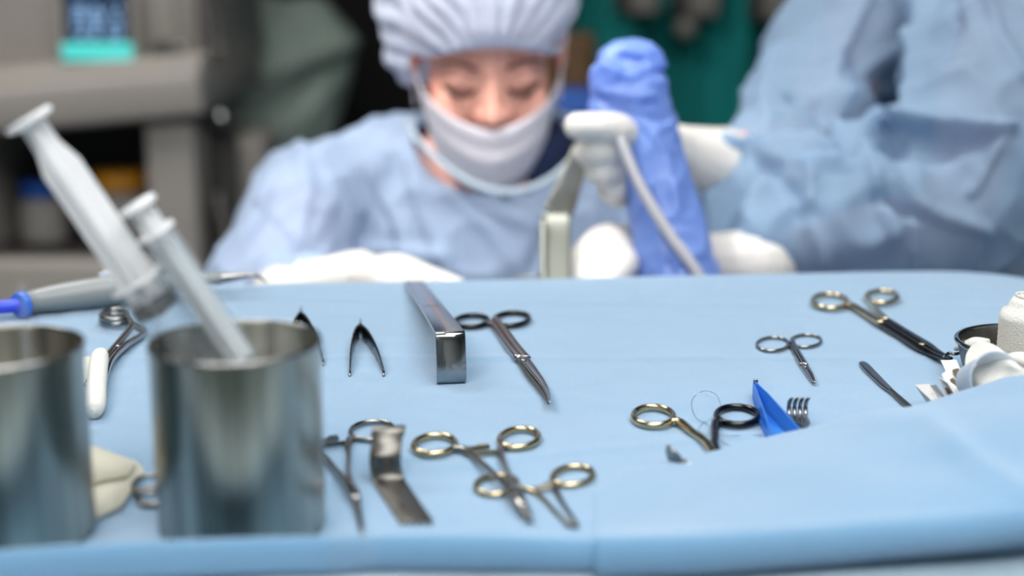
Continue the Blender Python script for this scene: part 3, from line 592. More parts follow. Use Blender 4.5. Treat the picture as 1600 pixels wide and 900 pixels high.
# paper suture packs fanned left of the bowl
cards = [((1430, 601), (1452, 600), (1480, 648), (1456, 640), .006), ((1453, 602), (1463, 601), (1492, 640), (1478, 645), .008), ((1467, 590), (1480, 598), (1500, 632), (1484, 635), .010), ((1471, 585), (1482, 577), (1512, 625), (1494, 630), .012), ((1470, 563), (1494, 562), (1520, 617), (1500, 628), .014)]
for i, (a, b, c_, d, h) in enumerate(cards):
    lab = ['lowest and leftmost white paper suture pack in the fan beside the bowl', 'white paper suture pack second from the left in the fan', 'middle white paper suture pack of the fan', 'white paper suture pack second from the bowl', 'topmost white paper suture pack touching the bowl rim'][i]
    k = .012; q = [T(a[0], a[1], h+k*.8), T(b[0], b[1], h+k), T(c_[0], c_[1], h-.001), T(d[0], d[1], h-.004)]
    t = thing('suture_pack', T(d[0], d[1]), lab, 'suture pack', 'paper suture packs fanned beside the bowl')
    bm = bmesh.new(); bm.faces.new([bm.verts.new(p) for p in q]); bmesh.ops.recalc_face_normals(bm, faces=bm.faces); bmesh.ops.solidify(bm, geom=list(bm.faces), thickness=.0004); obj('card', bm, M['paper'], t, smooth=False)
    if i in (0, 3, 4, 2):
        n = (q[1]-q[0]).cross(q[3]-q[0]).normalized(); n = n if n.dot(CAM-q[0]) > 0 else -n
        def bil(u, v): return (q[0].lerp(q[1], u)).lerp(q[3].lerp(q[2], u), v) + n*.0008
        bm = bmesh.new(); bm.faces.new([bm.verts.new(bil(u, v)) for u, v in ((.42, .32), (.5, .27), (.88, .27), (.92, .36), (.92, .95), (.42, .95))]); bmesh.ops.solidify(bm, geom=list(bm.faces), thickness=.0002)
        obj('printed_strip', bm, M['print_'], t, smooth=False)
# ============================================================ grey handpiece with blue cable at the back left
t = thing('surgical_handpiece', T(150, 478), 'grey handpiece with blue connector and thin bent tip, back left of table', 'handpiece')
def tz(lst): return [tuple(T(x, y, h)) + (r, r) for x, y, h, r in lst]
obj('handle', tub(tz([(40, 474, .011, .0085), (60, 470, .011, .0095), (110, 463, .012, .0115), (170, 455, .013, .0120), (230, 446, .015, .0095), (300, 438, .016, .0062), (345, 435, .016, .0048)]), 6, 20), M['greyp'], t)
obj('tip', tub(tz([(340, 435, .016, .0045), (370, 432, .017, .0034), (392, 430, .018, .0020), (405, 433, .016, .0013), (416, 441, .010, .0007)]), 6, 12), M['steel'], t)
obj('connector', tub(tz([(28, 478, .011, .0082), (30, 477.5, .011, .0098), (39, 475.5, .011, .0102), (42, 475, .011, .009)]), 4, 20), M['cyan'], t)
obj('cable', tub(tz([(-220, 500, .009, .005), (-60, 484, .010, .005), (0, 480, .011, .0052), (30, 477, .011, .0056)]), 8, 14), M['violet'], t)
for x, y in ((134, 477), (174, 471)): obj('button', tub(tz([(x-7, y, .004, .0018), (x+7, y-1.5, .004, .0018)]), 2, 10), M['rubber'], t)
obj('collar', tub(tz([(158, 436, .022, .005), (172, 432, .024, .006), (188, 430, .024, .0045)]), 4, 14), M['frost'], t)
# ============================================================ people
def headparts(parent, R, c, body_bm, mask=True):
    """adds head + neck blobs (head-local coordinates: face towards -Y) to body_bm; R rotation, c centre"""
    L = lambda x, y, z: c + R @ V((x, y, z)); RR = R
    ell(body_bm, L(0, .012, .035), (.074, .095, .088), RR); ell(body_bm, L(0, -.018, -.03), (.064, .072, .090), RR)
    ell(body_bm, L(0, -.045, -.088), (.034, .036, .030), RR)
    for s in (-1, 1):
        ell(body_bm, L(s*.036, -.060, -.035), (.025, .026, .026), RR); ell(body_bm, L(s*.031, -.0700, .002), (.0155, .0135, .0120), RR)
        ell(body_bm, L(s*.078, .008, -.005), (.007, .016, .028), RR)
    limb(body_bm, [(L(0, -.080, .014), .0075), (L(0, -.090, -.010), .0085), (L(0, -.100, -.028), .0110)], 4, 12)
    for s in (-1, 1): ell(body_bm, L(s*.011, -.091, -.031), (.0075, .009, .0065), RR)
    limb(body_bm, [(L(-.022, -.082, -.068), .006), (L(0, -.09, -.068), .0085), (L(.022, -.082, -.068), .006)], 4, 10)
def face_bits(parent, R, c):
    L = lambda x, y, z: c + R @ V((x, y, z))
    for s in (-1, 1):
        obj('eyebrow', tub([tuple(L(s*x, y, z))+(.0022, h) for x, y, z, h in ((.014, -.0895, .021, .0026), (.028, -.0895, .0275, .0034), (.042, -.082, .027, .0026), (.054, -.070, .018, .0012))], 5, 10), M['brow'], parent)
        obj('eyelashes', tub([tuple(L(s*x, y, z))+(.0024, h) for x, y, z, h in ((.016, -.0850, -.003, .0018), (.025, -.0890, -.0065, .0036), (.036, -.0885, -.0065, .0040), (.049, -.078, .0, .0028))], 5, 10), M['brow'], parent)
def face_mask(parent, R, c, name='face_mask'):
    L = lambda x, y, z: c + R @ V((x, y, z)); rows_ = []; nu, nv = 40, 26
    for j in range(nv+1):
        v = j/nv; r_ = []
        for i in range(nu+1):
            u = -1+2*i/nu; a = u*1.42
            top = -.041 + .032*abs(u)**1.2; bot = -.128 + .062*abs(u)**1.8; z = top+(bot-top)*v
            ry = .112 - .012*(1-v)*0 - .020*v**2; ry += .006*math.sin(PI*v)*(1-u*u)
            x = .079*math.sin(a)*(1-.16*v); y = .010 - (ry*math.cos(a)**.8 if math.cos(a) > 0 else 0)
            y -= .0016*math.sin(v*PI*6)*(1-abs(u)**3)*.8
            r_.append(L(x, y, z))
        rows_.append(r_)
    m = obj(name, grid(rows_, .0012), M['mask'], parent)
    for s in (-1, 1):
        obj('ear_loop', tub([tuple(L(s*.078, -.006, -.012))+(.0015, .0015), tuple(L(s*.085, .008, .012))+(.0015, .0015), tuple(L(s*.084, .03, .0))+(.0015, .0015), tuple(L(s*.078, -.002, -.062))+(.0015, .0015)], 5, 8), M['mask'], m)
    return m
def hand(bm, wrist, palm, fingers, thumb, rp=.019, rf=.0105):
    """wrist, palm centre, list of finger joint chains, thumb chain"""
    limb(bm, [(wrist, .026), (wrist.lerp(palm, .5), .027), (palm, .026)], 4, 14)
    for f in fingers:
        limb(bm, [(palm.lerp(f[0], .25), rf*1.3), (f[0], rf*1.25)] + [(p, rf*(1.1-.08*k)) for k, p in enumerate(f[1:])], 3, 12)
    limb(bm, [(wrist.lerp(palm, .5), .015), (thumb[0], .014)] + [(p, .0125) for p in thumb[1:]], 3, 12)
# ---- woman in the middle
wp = thing('person', V((-.03, 1.72, 0)), 'masked person in white bouffant cap and blue gown looking down behind the table', 'person')
HC = P(766, 118, 1.60); Rh = 1.06 * Matrix.Rotation(math.radians(4), 3, 'Z') @ Matrix.Rotation(math.radians(21), 3, 'X') @ Matrix.Rotation(math.radians(-1), 3, 'Y')
HC = HC + (Rh @ V((0, .06, 0)))
shl, shr = P(485, 318, 1.74), P(1050, 318, 1.76); el, er = P(400, 490, 1.60), P(1090, 470, 1.66)
wl, wr = P(470, 455, 1.42), P(930, 470, 1.52)
nb = P(775, 300, 1.72)
def torso_blobs(bm, g):
    ell(bm, P(768, 395, 1.76), (.165+g, .10+g, .17+g)); limb(bm, [(shl, .055+g), (P(640, 275, 1.76), .062+g), (P(770, 262, 1.77), .062+g), (P(900, 275, 1.77), .062+g), (shr, .055+g)], 5, 16)
    ell(bm, V((-.03, 1.79, ZT-.20)), (.15+g, .10+g, .24+g)); ell(bm, V((-.03, 1.80, ZT-.36)), (.17+g, .12+g, .18+g))
body = bmesh.new(); headparts(wp, Rh, HC, body)
limb(body, [(HC + Rh @ V((0, .035, -.05)), .054), (P(772, 262, 1.71), .052), (P(770, 310, 1.74), .07)], 5, 16); torso_blobs(body, -.012)
for s_, e_, w_ in ((shl, el, wl), (shr, er, wr)): limb(body, [(s_, .05), (s_.lerp(e_, .5), .044), (e_, .038), (e_.lerp(w_, .4), .036), (w_, .026)], 5, 14)
for s in (-1, 1): limb(body, [(V((-.03+s*.09, 1.80, ZT-.42)), .08), (V((-.03+s*.10, 1.78, .50)), .055), (V((-.03+s*.10, 1.80, .10)), .038), (V((-.03+s*.11, 1.72, .045)), .035), (V((-.03+s*.12, 1.62, .035)), .03)], 5, 14)
objm('body', bake(body, .0042, 3), M['skin'], wp); face_bits(wp, Rh, HC); face_mask(wp, Rh, HC)
# cap
L = lambda x, y, z: HC + Rh @ V((x, y, z))
cb = bmesh.new(); ell(cb, L(0, .022, .068), (.098, .124, .092), Rh); ell(cb, L(-.050, .045, .045), (.066, .09, .082), Rh); ell(cb, L(-.074, .030, .004), (.036, .055, .052), Rh); ell(cb, L(.035, .06, .05), (.066, .07, .08), Rh)
Ri = Rh.inverted()
def capdisp(co):
    q = Ri @ (co - HC); a = math.atan2(q.x, q.z-.02)
    return .0028*math.sin(a*26 + 3*noise.noise(q*20))*(1 if q.y < .05 else .6) + .006*noise.noise(q*22)
cm = bake(cb, .0035, 5, capdisp)
def capcut(co):
    q = Ri @ (co - HC)
    return q.y < -.02 and q.z < .040 - 5.0*q.x**2 and abs(q.x) < .078
cut(cm, lambda co: (lambda q: (q.z < .050 - 6.5*q.x*q.x and q.y < .02 and abs(q.x) < .080) or (q.z < -.03 and q.x > -.03))(Ri @ (co-HC)))
objm('bouffant_cap', cm, M['cap'], wp)
pts = []
for i in range(41):
    u = -1+2*i/40; x = .078*math.sin(u*1.5); z = .050 - 6.5*x*x; pts.append(tuple(L(x, .014 - .106*max(0, math.cos(u*1.5))**.8, z))+(.003, .004))
obj('cap_elastic', tub(pts, 1, 10, smooth=False), M['cap'], wp)
# scrubs and gown
gb = bmesh.new(); torso_blobs(gb, -.004); sm = bake(gb, .009, 3)
NP = P(775, 262, 1.66)
def rpix(co): return pix(co)
cut(sm, lambda co: (co-P(762, 185, 1.68)).length < .088)
objm('scrub_top', sm, M['navy'], wp)
col_ = tub([tuple(P(850, 200, 1.76))+(.010, .018), tuple(P(876, 228, 1.72))+(.012, .026), tuple(P(858, 252, 1.68))+(.012, .026), tuple(P(825, 280, 1.67))+(.007, .014)], 5, 14); obj('scrub_collar', col_, M['navy'], wp)
gb = bmesh.new(); torso_blobs(gb, .012)
for s_, e_, w_ in ((shl, el, wl), (shr, er, wr)): limb(gb, [(s_, .068), (s_.lerp(e_, .5), .066), (e_, .060), (e_.lerp(w_, .5), .050), (w_, .038)], 5, 18)
sweep(gb, [(-.03, 1.81, ZT-.3, .19, .14), (-.03, 1.81, .7, .22, .17), (-.03, 1.81, .32, .25, .2)], 4, 24, up=V((0, 1, 0)))
WF = [([(470, 230), (480, 300), (465, 380)], 12, .006), ([(520, 230), (560, 330), (540, 420)], 14, .006), ([(430, 280), (400, 350), (345, 420)], 10, .007), ([(640, 250), (660, 330), (700, 420)], 14, .007), ([(400, 330), (430, 350), (480, 420)], 8, -.006), ([(560, 270), (610, 350), (620, 430)], 10, -.005), ([(700, 300), (760, 350), (820, 430)], 12, .005), ([(880, 300), (860, 350), (830, 420)], 10, -.005), ([(930, 300), (960, 360), (950, 430)], 10, .006), ([(500, 400), (600, 390), (700, 400)], 12, .005)]
WF = [(a, b*.85, c*1.3) for a, b, c in WF]; gm = bake(gb, .0052, 4, folds_disp(WF, .009, 9))
NKD = lambda co: (co-P(775, 185, 1.68)).length < .096
cut(gm, NKD); objm('gown', gm, M['gown'], wp)
RN = [(636, 188, 1.70), (650, 215, 1.655), (690, 255, 1.63), (740, 288, 1.615), (795, 300, 1.61), (850, 285, 1.60), (893, 250, 1.61), (912, 218, 1.66)]
obj('gown_neckline', tub([tuple(P(*q))+(.0035, .004) for q in RN], 6, 12), M['bind'], wp)
gh = bmesh.new(); w0 = P(440, 462, 1.40); pc = P(560, 432, 1.40)
hand(gh, w0, pc, [[P(620, 418, 1.40), P(668, 436, 1.39), P(700, 452, 1.38)], [P(628, 424, 1.37), P(680, 440, 1.36), P(714, 452, 1.35)], [P(618, 434, 1.34), P(660, 446, 1.33), P(690, 460, 1.33)], [P(600, 444, 1.32), P(635, 456, 1.31), P(655, 470, 1.31)]], [P(540, 446, 1.46), P(600, 440, 1.47), P(640, 448, 1.46)], rf=.0115)
limb(gh, [(w0.lerp(wl, 1.0), .032), (w0, .03)], 3, 14); objm('glove', bake(gh, .003, 4), M['glove'], wp)
# ---- gowned colleague at the right
rp = thing('person', V((.62, 1.75, 0)), 'person at right edge in translucent blue gown, gloved hands holding tools', 'person')
HR = P(1440, -330, 1.72); Rr = Matrix.Rotation(math.radians(-62), 3, 'Z') @ Matrix.Rotation(math.radians(30), 3, 'X')
SHf, ELf, WRf = P(1400, -70, 1.86), P(1262, 232, 1.64), P(1110, 252, 1.50)
SHn, ELn, WRn = P(1590, -110, 1.62), P(1490, 330, 1.48), P(1190, 412, 1.42)
def rt_torso(bm, g):
    limb(bm, [(SHf, .06+g), (P(1500, -110, 1.76), .08+g), (SHn, .06+g)], 4, 16)
    ell(bm, P(1490, 60, 1.84), (.155+g, .13+g, .22+g)); ell(bm, P(1500, 330, 1.90), (.16+g, .13+g, .20+g)); ell(bm, V((.60, 1.83, .98)), (.16+g, .14+g, .24+g)); ell(bm, V((.60, 1.83, .85)), (.17+g, .14+g, .18+g))
body = bmesh.new(); headparts(rp, Rr, HR, body); limb(body, [(HR + Rr @ V((0, .035, -.05)), .055), (P(1490, -150, 1.76), .06)], 4, 14); rt_torso(body, -.012)
for a, b, c_ in ((SHf, ELf, WRf), (SHn, ELn, WRn)): limb(body, [(a, .052), (a.lerp(b, .5), .046), (b, .038), (b.lerp(c_, .4), .031), (c_, .025)], 5, 14)
for s in (-1, 1): limb(body, [(V((.60+s*.09, 1.83, .80)), .085), (V((.60+s*.10, 1.80, .48)), .055), (V((.60+s*.10, 1.82, .10)), .038), (V((.60+s*.11, 1.74, .045)), .035), (V((.60+s*.12, 1.64, .035)), .03)], 5, 14)
objm('body', bake(body, .005, 3), M['skin'], rp); face_mask(rp, Rr, HR); face_bits(rp, Rr, HR)
cb = bmesh.new(); Lr = lambda x, y, z: HR + Rr @ V((x, y, z)); ell(cb, Lr(0, .03, .055), (.10, .115, .095), Rr)
cm = bake(cb, .005, 3, lambda co: .004*noise.noise(co*30)); Rri = Rr.transposed(); cut(cm, lambda co: (lambda q: q.z < .035 and q.y < .0)(Rri @ (co-HR))); objm('surgical_cap', cm, M['cap'], rp)
gb = bmesh.new(); rt_torso(gb, -.004); objm('scrub_top', bake(gb, .01, 3), M['navy'], rp)
gb = bmesh.new(); rt_torso(gb, .02)
limb(gb, [(SHf, .078), (P(1335, 40, 1.78), .078), (P(1275, 150, 1.70), .074), (P(1235, 240, 1.60), .060), (P(1170, 262, 1.54), .044), (P(1128, 256, 1.50), .030)], 6, 22)
limb(gb, [(SHn, .085), (P(1570, 60, 1.56), .088), (P(1530, 220, 1.50), .088), (P(1480, 318, 1.47), .078), (P(1380, 345, 1.45), .068), (P(1290, 350, 1.44), .066), (P(1215, 372, 1.43), .052), (P(1180, 395, 1.43), .034)], 6, 24)
limb(gb, [(P(1330, 270, 1.52), .055), (P(1220, 300, 1.50), .056), (P(1150, 330, 1.49), .045), (P(1125, 380, 1.49), .035)], 5, 18)
sweep(gb, [(.60, 1.84, .9, .19, .15), (.60, 1.84, .6, .22, .18), (.60, 1.84, .3, .25, .2)], 4, 24, up=V((0, 1, 0)))
RF = [([(1350, 10), (1325, 60), (1300, 120), (1300, 170)], 11, .012), ([(1448, 0), (1440, 70), (1425, 185)], 9, .012), ([(1545, 0), (1570, 70), (1600, 120)], 8, .010),
      ([(1240, 150), (1275, 165), (1300, 200), (1325, 250)], 13, -.022), ([(1320, 100), (1340, 110), (1335, 130)], 12, -.018), ([(1300, 190), (1320, 130), (1400, 75)], 10, .010),
      ([(1355, 195), (1420, 190), (1500, 205), (1570, 205)], 10, .016), ([(1300, 170), (1305, 230), (1330, 260)], 12, .010), ([(1390, 235), (1480, 235), (1550, 215)], 14, -.014),
      ([(1345, 250), (1370, 310), (1395, 370)], 10, .013), ([(1365, 315), (1400, 330), (1440, 340)], 8, -.012), ([(1390, 290), (1450, 330), (1540, 360)], 12, .009),
      ([(1560, 220), (1535, 270), (1520, 300)], 9, .009), ([(1130, 225), (1190, 245), (1260, 270), (1310, 262)], 11, .012), ([(1190, 260), (1240, 300), (1255, 340)], 10, -.008), ([(1430, 340), (1432, 420)], 6, .008),
      ([(1270, 280), (1262, 340), (1290, 420)], 9, .008), ([(1470, 90), (1500, 40), (1490, 0)], 9, -.008), ([(1400, 110), (1380, 150), (1390, 180)], 10, -.01), ([(1215, 80), (1200, 130), (1200, 190)], 14, .006)]
RF = [(a, b*.85, c*1.35) for a, b, c in RF]; gm = bake(gb, .0050, 3, folds_disp(RF, .014, 9)); objm('gown', gm, M['gown2'], rp)
# upper gloved hand gripping the retractor
gh = bmesh.new()
hand(gh, P(1060, 240, 1.47), P(975, 242, 1.39), [[P(975, 206, 1.35), P(938, 197, 1.335), P(901, 197, 1.335)], [P(958, 236, 1.36), P(935, 236, 1.35), P(917, 239, 1.355)], [P(955, 266, 1.37), P(938, 268, 1.36), P(934, 268, 1.37)], [P(965, 294, 1.38), P(955, 296, 1.38), P(952, 294, 1.39)]], [P(1000, 212, 1.44), P(965, 206, 1.42), P(940, 206, 1.41)], rf=.0125)
ell(gh, P(966, 262, 1.385), (.020, .024, .040)); limb(gh, [(P(1125, 256, 1.50), .038), (P(1060, 238, 1.47), .028)], 3, 14)
objm('glove', bake(gh, .0030, 7), M['glove'], rp)
gh = bmesh.new()
hand(gh, P(1100, 410, 1.44), P(985, 402, 1.41), [[P(950, 372, 1.40), P(918, 392, 1.38), P(900, 424, 1.36)], [P(958, 380, 1.38), P(925, 410, 1.36), P(905, 438, 1.35)], [P(965, 395, 1.365), P(938, 425, 1.35), P(925, 452, 1.34)], [P(975, 412, 1.355), P(955, 438, 1.34), P(945, 462, 1.335)]], [P(995, 400, 1.45), P(940, 405, 1.45), P(890, 425, 1.44)], rf=.0122)
ell(gh, P(970, 388, 1.41), (.03, .025, .024)); limb(gh, [(WRn, .037), (P(1140, 412, 1.43), .032), (P(1100, 410, 1.44), .029)], 3, 14)
objm('glove', bake(gh, .0028, 3), M['glove'], rp)
# ============================================================ blue sleeved device, tube, steel retractor in the hand
t = thing('sleeved_instrument', P(1070, 470, 1.36), 'tall tool wrapped in crinkled blue film beside the gloved hand', 'instrument')
sb = bmesh.new(); limb(sb, [(P(983, 108, 1.375), .026), (P(985, 135, 1.375), .0335), (P(1000, 190, 1.375), .0335), (P(1025, 270, 1.37), .031), (P(1045, 350, 1.365), .034), (P(1062, 440, 1.36), .037), (P(1075, 560, 1.36), .038)], 6, 24)
ell(sb, P(955, 130, 1.365), (.021, .022, .024)); ell(sb, P(985, 92, 1.37), (.029, .026, .019)); ell(sb, P(965, 170, 1.37), (.026, .024, .03))
SF = [([(945, 105), (985, 120), (1030, 100)], 7, .005), ([(940, 140), (975, 150), (1020, 150)], 7, .004), ([(970, 90), (1000, 95)], 7, -.005), ([(940, 160), (985, 180), (1040, 190)], 6, -.004), ([(1000, 180), (1040, 240), (1060, 330)], 7, .003), ([(1010, 300), (1040, 380), (1050, 430)], 8, -.003)]
objm('blue_film', bake(sb, .0028, 3, folds_disp(SF, .0035, 24)), M['sleeve'], t)
obj('tool_core', tub([tuple(P(990, 130, 1.375))+(.018, .018), tuple(P(1030, 280, 1.37))+(.018, .018), tuple(P(1072, 560, 1.36))+(.02, .02)], 5, 16), M['greyp'], t)
tag(obj('suction_tube', tub([tuple(P(958, 185, 1.345))+(.005, .005), tuple(P(968, 215, 1.335))+(.0052, .0052), tuple(P(1000, 290, 1.328))+(.0052, .0052), tuple(P(1045, 365, 1.322))+(.0055, .0055), tuple(P(1085, 420, 1.318))+(.0055, .0055), tuple(P(1120, 480, 1.318))+(.0055, .0055)], 8, 14), M['tube'], base=P(1120, 480, 1.318)), 'grey flexible tube running down in front of the blue wrapped tool', 'tube')
t = thing('angled_retractor', P(868, 440, 1.35), 'shiny angled steel retractor held vertically in the gloved fingers', 'retractor')
obj('handle', tub([tuple(P(912, 228, 1.42))+(.009, .002), tuple(P(896, 270, 1.40))+(.011, .002), tuple(P(878, 318, 1.375))+(.0135, .002), tuple(P(868, 337, 1.365))+(.014, .002)], 5, 14, .5, up=V((0, -1, 0.01))), M['satin'], t)
obj('blade', tub([tuple(P(868, 334, 1.365))+(.014, .002), tuple(P(868, 352, 1.36))+(.0142, .002), tuple(P(868, 400, 1.335))+(.0142, .002), tuple(P(869, 470, 1.30))+(.0142, .002)], 5, 14, .5, up=V((0, -1, 0.01))), M['satin'], t)
obj('edge_flange', tub([tuple(P(849, 340, 1.355))+(.0028, .004), tuple(P(849, 400, 1.328))+(.0028, .004), tuple(P(852, 470, 1.292))+(.0028, .004)], 4, 10, .6, up=V((0, -1, 0.01))), M['satin'], t)
tag(obj('steel_probe', tub([tuple(P(805, 434, 1.36))+(.0012, .0012), tuple(P(830, 432, 1.36))+(.0018, .0015), tuple(P(858, 436, 1.36))+(.0018, .0015)], 3, 10), M['polish'], base=P(830, 433, 1.36)), 'thin bright steel probe end beyond the back edge of the table', 'instrument')
# operating table with drape below the hands
t = thing('operating_table', V((.05, 1.42, 0)), 'operating table under drapes, beyond the back edge of the instrument table', 'operating table')
bm = bmesh.new(); bx(bm, (.05, 1.40, .83), (1.5, .32, .10), bevel=.03); obj('mattress', bm, M['field'], t)
bm = bmesh.new(); bx(bm, (.05, 1.42, .40), (.3, .25, .78), bevel=.02); obj('pedestal', bm, M['dull'], t)
# patient's draped head below the hands
t2 = thing('patient_drape', V((.06, 1.42, .89)), 'pale draped mound of the patient just beyond the table edge, below the gloved hands', 'drape')
bm = bmesh.new(); ell(bm, V((.02, 1.38, .93)), (.36, .12, .09)); objm('cloth', cut(bake(bm, .01, 3, lambda co: .006*noise.noise(co*12)), lambda co: co.z < .883), M['field'], t2)
# ============================================================ background left: anaesthesia machine
DM = 2.7
def pbox(x0, y0, x1, y1, D, th, m, name, parent, bev=.006, skew=0):
    a = P(x0, y0, D); b = P(x1, y1, D); bm = bmesh.new()
    c = (a+b)/2; w = abs(b.x-a.x); h = (P(x0, y0, D)-P(x0, y1, D)).length
    R = Matrix.Rotation(skew, 3, 'Y')
    bx(bm, (c.x, c.y+th/2, c.z), (w, th, h), rot=None, bevel=min(bev, w/4, h/4, th/4))
    if skew: bmesh.ops.rotate(bm, cent=c, matrix=R, verts=bm.verts)
    return obj(name, bm, m, parent)
base = P(150, 900, DM); base.z = 0
t = thing('anaesthesia_machine', base, 'grey medical machine with a lit screen at the upper left', 'medical machine'); K = math.radians(-5)
pbox(-420, -420, 316, 148, DM, .5, M['machine'], 'upper_housing', t, .012, K)
pbox(62, -420, 250, 138, DM-.012, .03, M['machmid'], 'front_panel', t, .006, K)
f = pbox(88, -60, 212, 102, DM-.03, .03, M['machmid'], 'display_frame', t, .005, 0)
s = pbox(97, -50, 201, 67, DM-.036, .008, M['screen'], 'display', f, .001, 0)
bm = bmesh.new(); rnd = random.Random(3)
for ci in range(3):
    for ri in range(5):
        for k in range(3):
            if rnd.random() < .8: bx(bm, P(118+ci*28+k*6, 12+ri*11, DM-.041), (.005, .003, .009))
obj('readout', bm, M['glyph'], s, smooth=False)
pbox(97, -52, 201, 2, DM-.041, .004, M['bluelit'], 'status_bar', f, .001); pbox(96, 68, 206, 95, DM-.045, .012, M['teallit'], 'display_base_strip', f, .003)
pbox(100, 97, 204, 114, DM-.034, .012, M['machdark'], 'recess', f, .003)
pbox(-420, 142, 318, 214, DM-.16, .62, M['machine'], 'work_shelf', t, .012, K)
pbox(-420, 120, 318, 150, DM-.13, .5, M['machmid'], 'shelf_edge', t, .008, K)
for x in (262, 292):
    bm = lathe([(0, 0), (.016, 0), (.018, .004), (.017, .016), (.012, .02), (0, .02)], P(x, 208, DM-.04), V((0, -1, 0)), n=24); obj('knob', bm, M['machmid'], t)
pbox(-420, 195, -20, 900, DM-.02, .5, M['machmid'], 'side_column', t, .01); pbox(244, 190, 320, 900, DM-.03, .5, M['machine'], 'side_column', t, .01)
pbox(-30, 190, 260, 900, DM+.40, .04, M['machdark'], 'back_panel', t, .01)
pbox(262, 262, 306, 520, DM-.05, .03, M['machmid'], 'side_inset', t, .008)
pbox(-30, 405, 260, 900, DM-.02, .42, M['machmid'], 'lower_drawer', t, .01); pbox(-30, 398, 260, 408, DM-.04, .4, M['machdark'], 'drawer_gap', t, .003)
pbox(235, 64, 282, 118, DM-.02, .03, M['machdark'], 'socket', t, .012)
bm = lathe([(0, 0), (.013, 0), (.015, .004), (.013, .012), (0, .013)], P(283, 76, DM-.02), V((0, -1, 0)), n=24); obj('dial', bm, M['dull'], t)
for x0, x1, y0, m_, lab in ((44, 100, 282, 'bluecap', 'grey canister with a blue cap on the machine shelf'), (158, 236, 266, 'orange', 'grey canister with a yellow-orange cap on the machine shelf')):
    c = P((x0+x1)/2, 402, DM+.12); r = (x1-x0)/2*(DM+.1)/FP*1.1; hgt = (402-y0)*(DM+.12)/FP; q = thing('canister', c, lab, 'canister', 'capped canisters on the machine shelf')
    obj('body', lathe([(0, 0), (r*1.15, 0), (r*1.2, .01), (r*1.2, hgt*.7), (r, hgt*.8), (0, hgt*.8)], c, n=28), M['machmid'], q); obj('cap', lathe([(0, hgt*.8), (r*1.02, hgt*.8), (r*1.02, hgt*.98), (r*.9, hgt), (0, hgt)], c, n=28), M[m_], q)
# IV pole with clamp knob in front of the green cover
c = P(338, 400, 2.75); c.z = 0; t = thing('drip_stand', c, 'dark drip stand with a shiny clamp knob beside the grey machine', 'stand')
obj('pole', lathe([(0, 0), (.016, 0), (.016, 1.9), (0, 1.9)], c, n=18), M['machdark'], t)
obj('hose', tub([tuple(P(328, 140, 2.74))+(.010, .010), tuple(P(352, 200, 2.72))+(.018, .018), tuple(P(356, 300, 2.72))+(.02, .02), tuple(P(340, 470, 2.72))+(.02, .02)], 6, 14), M['machdark'], t)
obj('clamp', tub([tuple(P(330, 150, 2.70))+(.014, .014), tuple(P(345, 185, 2.68))+(.012, .012), tuple(P(356, 210, 2.68))+(.014, .014)], 4, 14), M['machdark'], t)
bm = bmesh.new(); ell(bm, P(344, 186, 2.65), (.016, .012, .016)); obj('knob', bm, M['polish'], t)
bm = tub([tuple(P(340, 300, 2.66))+(.009, .009), tuple(P(352, 360, 2.66))+(.009, .009), tuple(P(372, 430, 2.66))+(.009, .009)], 4, 10); obj('metal_arm', bm, M['dull'], t)
bm = bmesh.new()
for an in (-.9, .9, -.3, .3): sweep(bm, [(c.x, c.y, .06, .014, .012), (c.x+.26*math.cos(an), c.y+.26*math.sin(an), .03, .014, .012)], 1, 10, smooth=False)
obj('foot', bm, M['machdark'], t)
# green covered equipment
c = P(430, 300, 3.7); c.z = 0; gb = bmesh.new()
ell(gb, P(400, 110, 3.75), (.23, .2, .19)); ell(gb, P(470, 90, 3.75), (.13, .18, .155)); ell(gb, P(338, 70, 3.75), (.16, .2, .12)); limb(gb, [(P(440, 150, 3.75), .15), (P(400, 300, 3.75), .16), (V((c.x, c.y, .25)), .18)], 5, 20)
GF = [([(330, 60), (400, 80), (440, 40)], 12, .02), ([(340, 160), (430, 110), (530, 70)], 16, .04), ([(360, 200), (440, 170), (520, 110)], 12, -.03), ([(350, 110), (400, 70)], 12, -.03), ([(400, 220), (470, 190), (510, 130)], 12, .02)]
tag(objm('draped_equipment', bake(gb, .012, 4, folds_disp(GF, .012, 5)), M['greencloth'], base=c), 'bulky equipment under a crumpled grey-green cover behind the gowned shoulder', 'covered equipment')
c = P(400, 300, 2.95); t = thing('grey_cabinet', V((c.x, c.y, 0)), 'grey low unit standing behind the drip stand', 'cabinet')
pbox(366, 215, 425, 900, 2.92, .2, M['machmid'], 'body', t, .02)
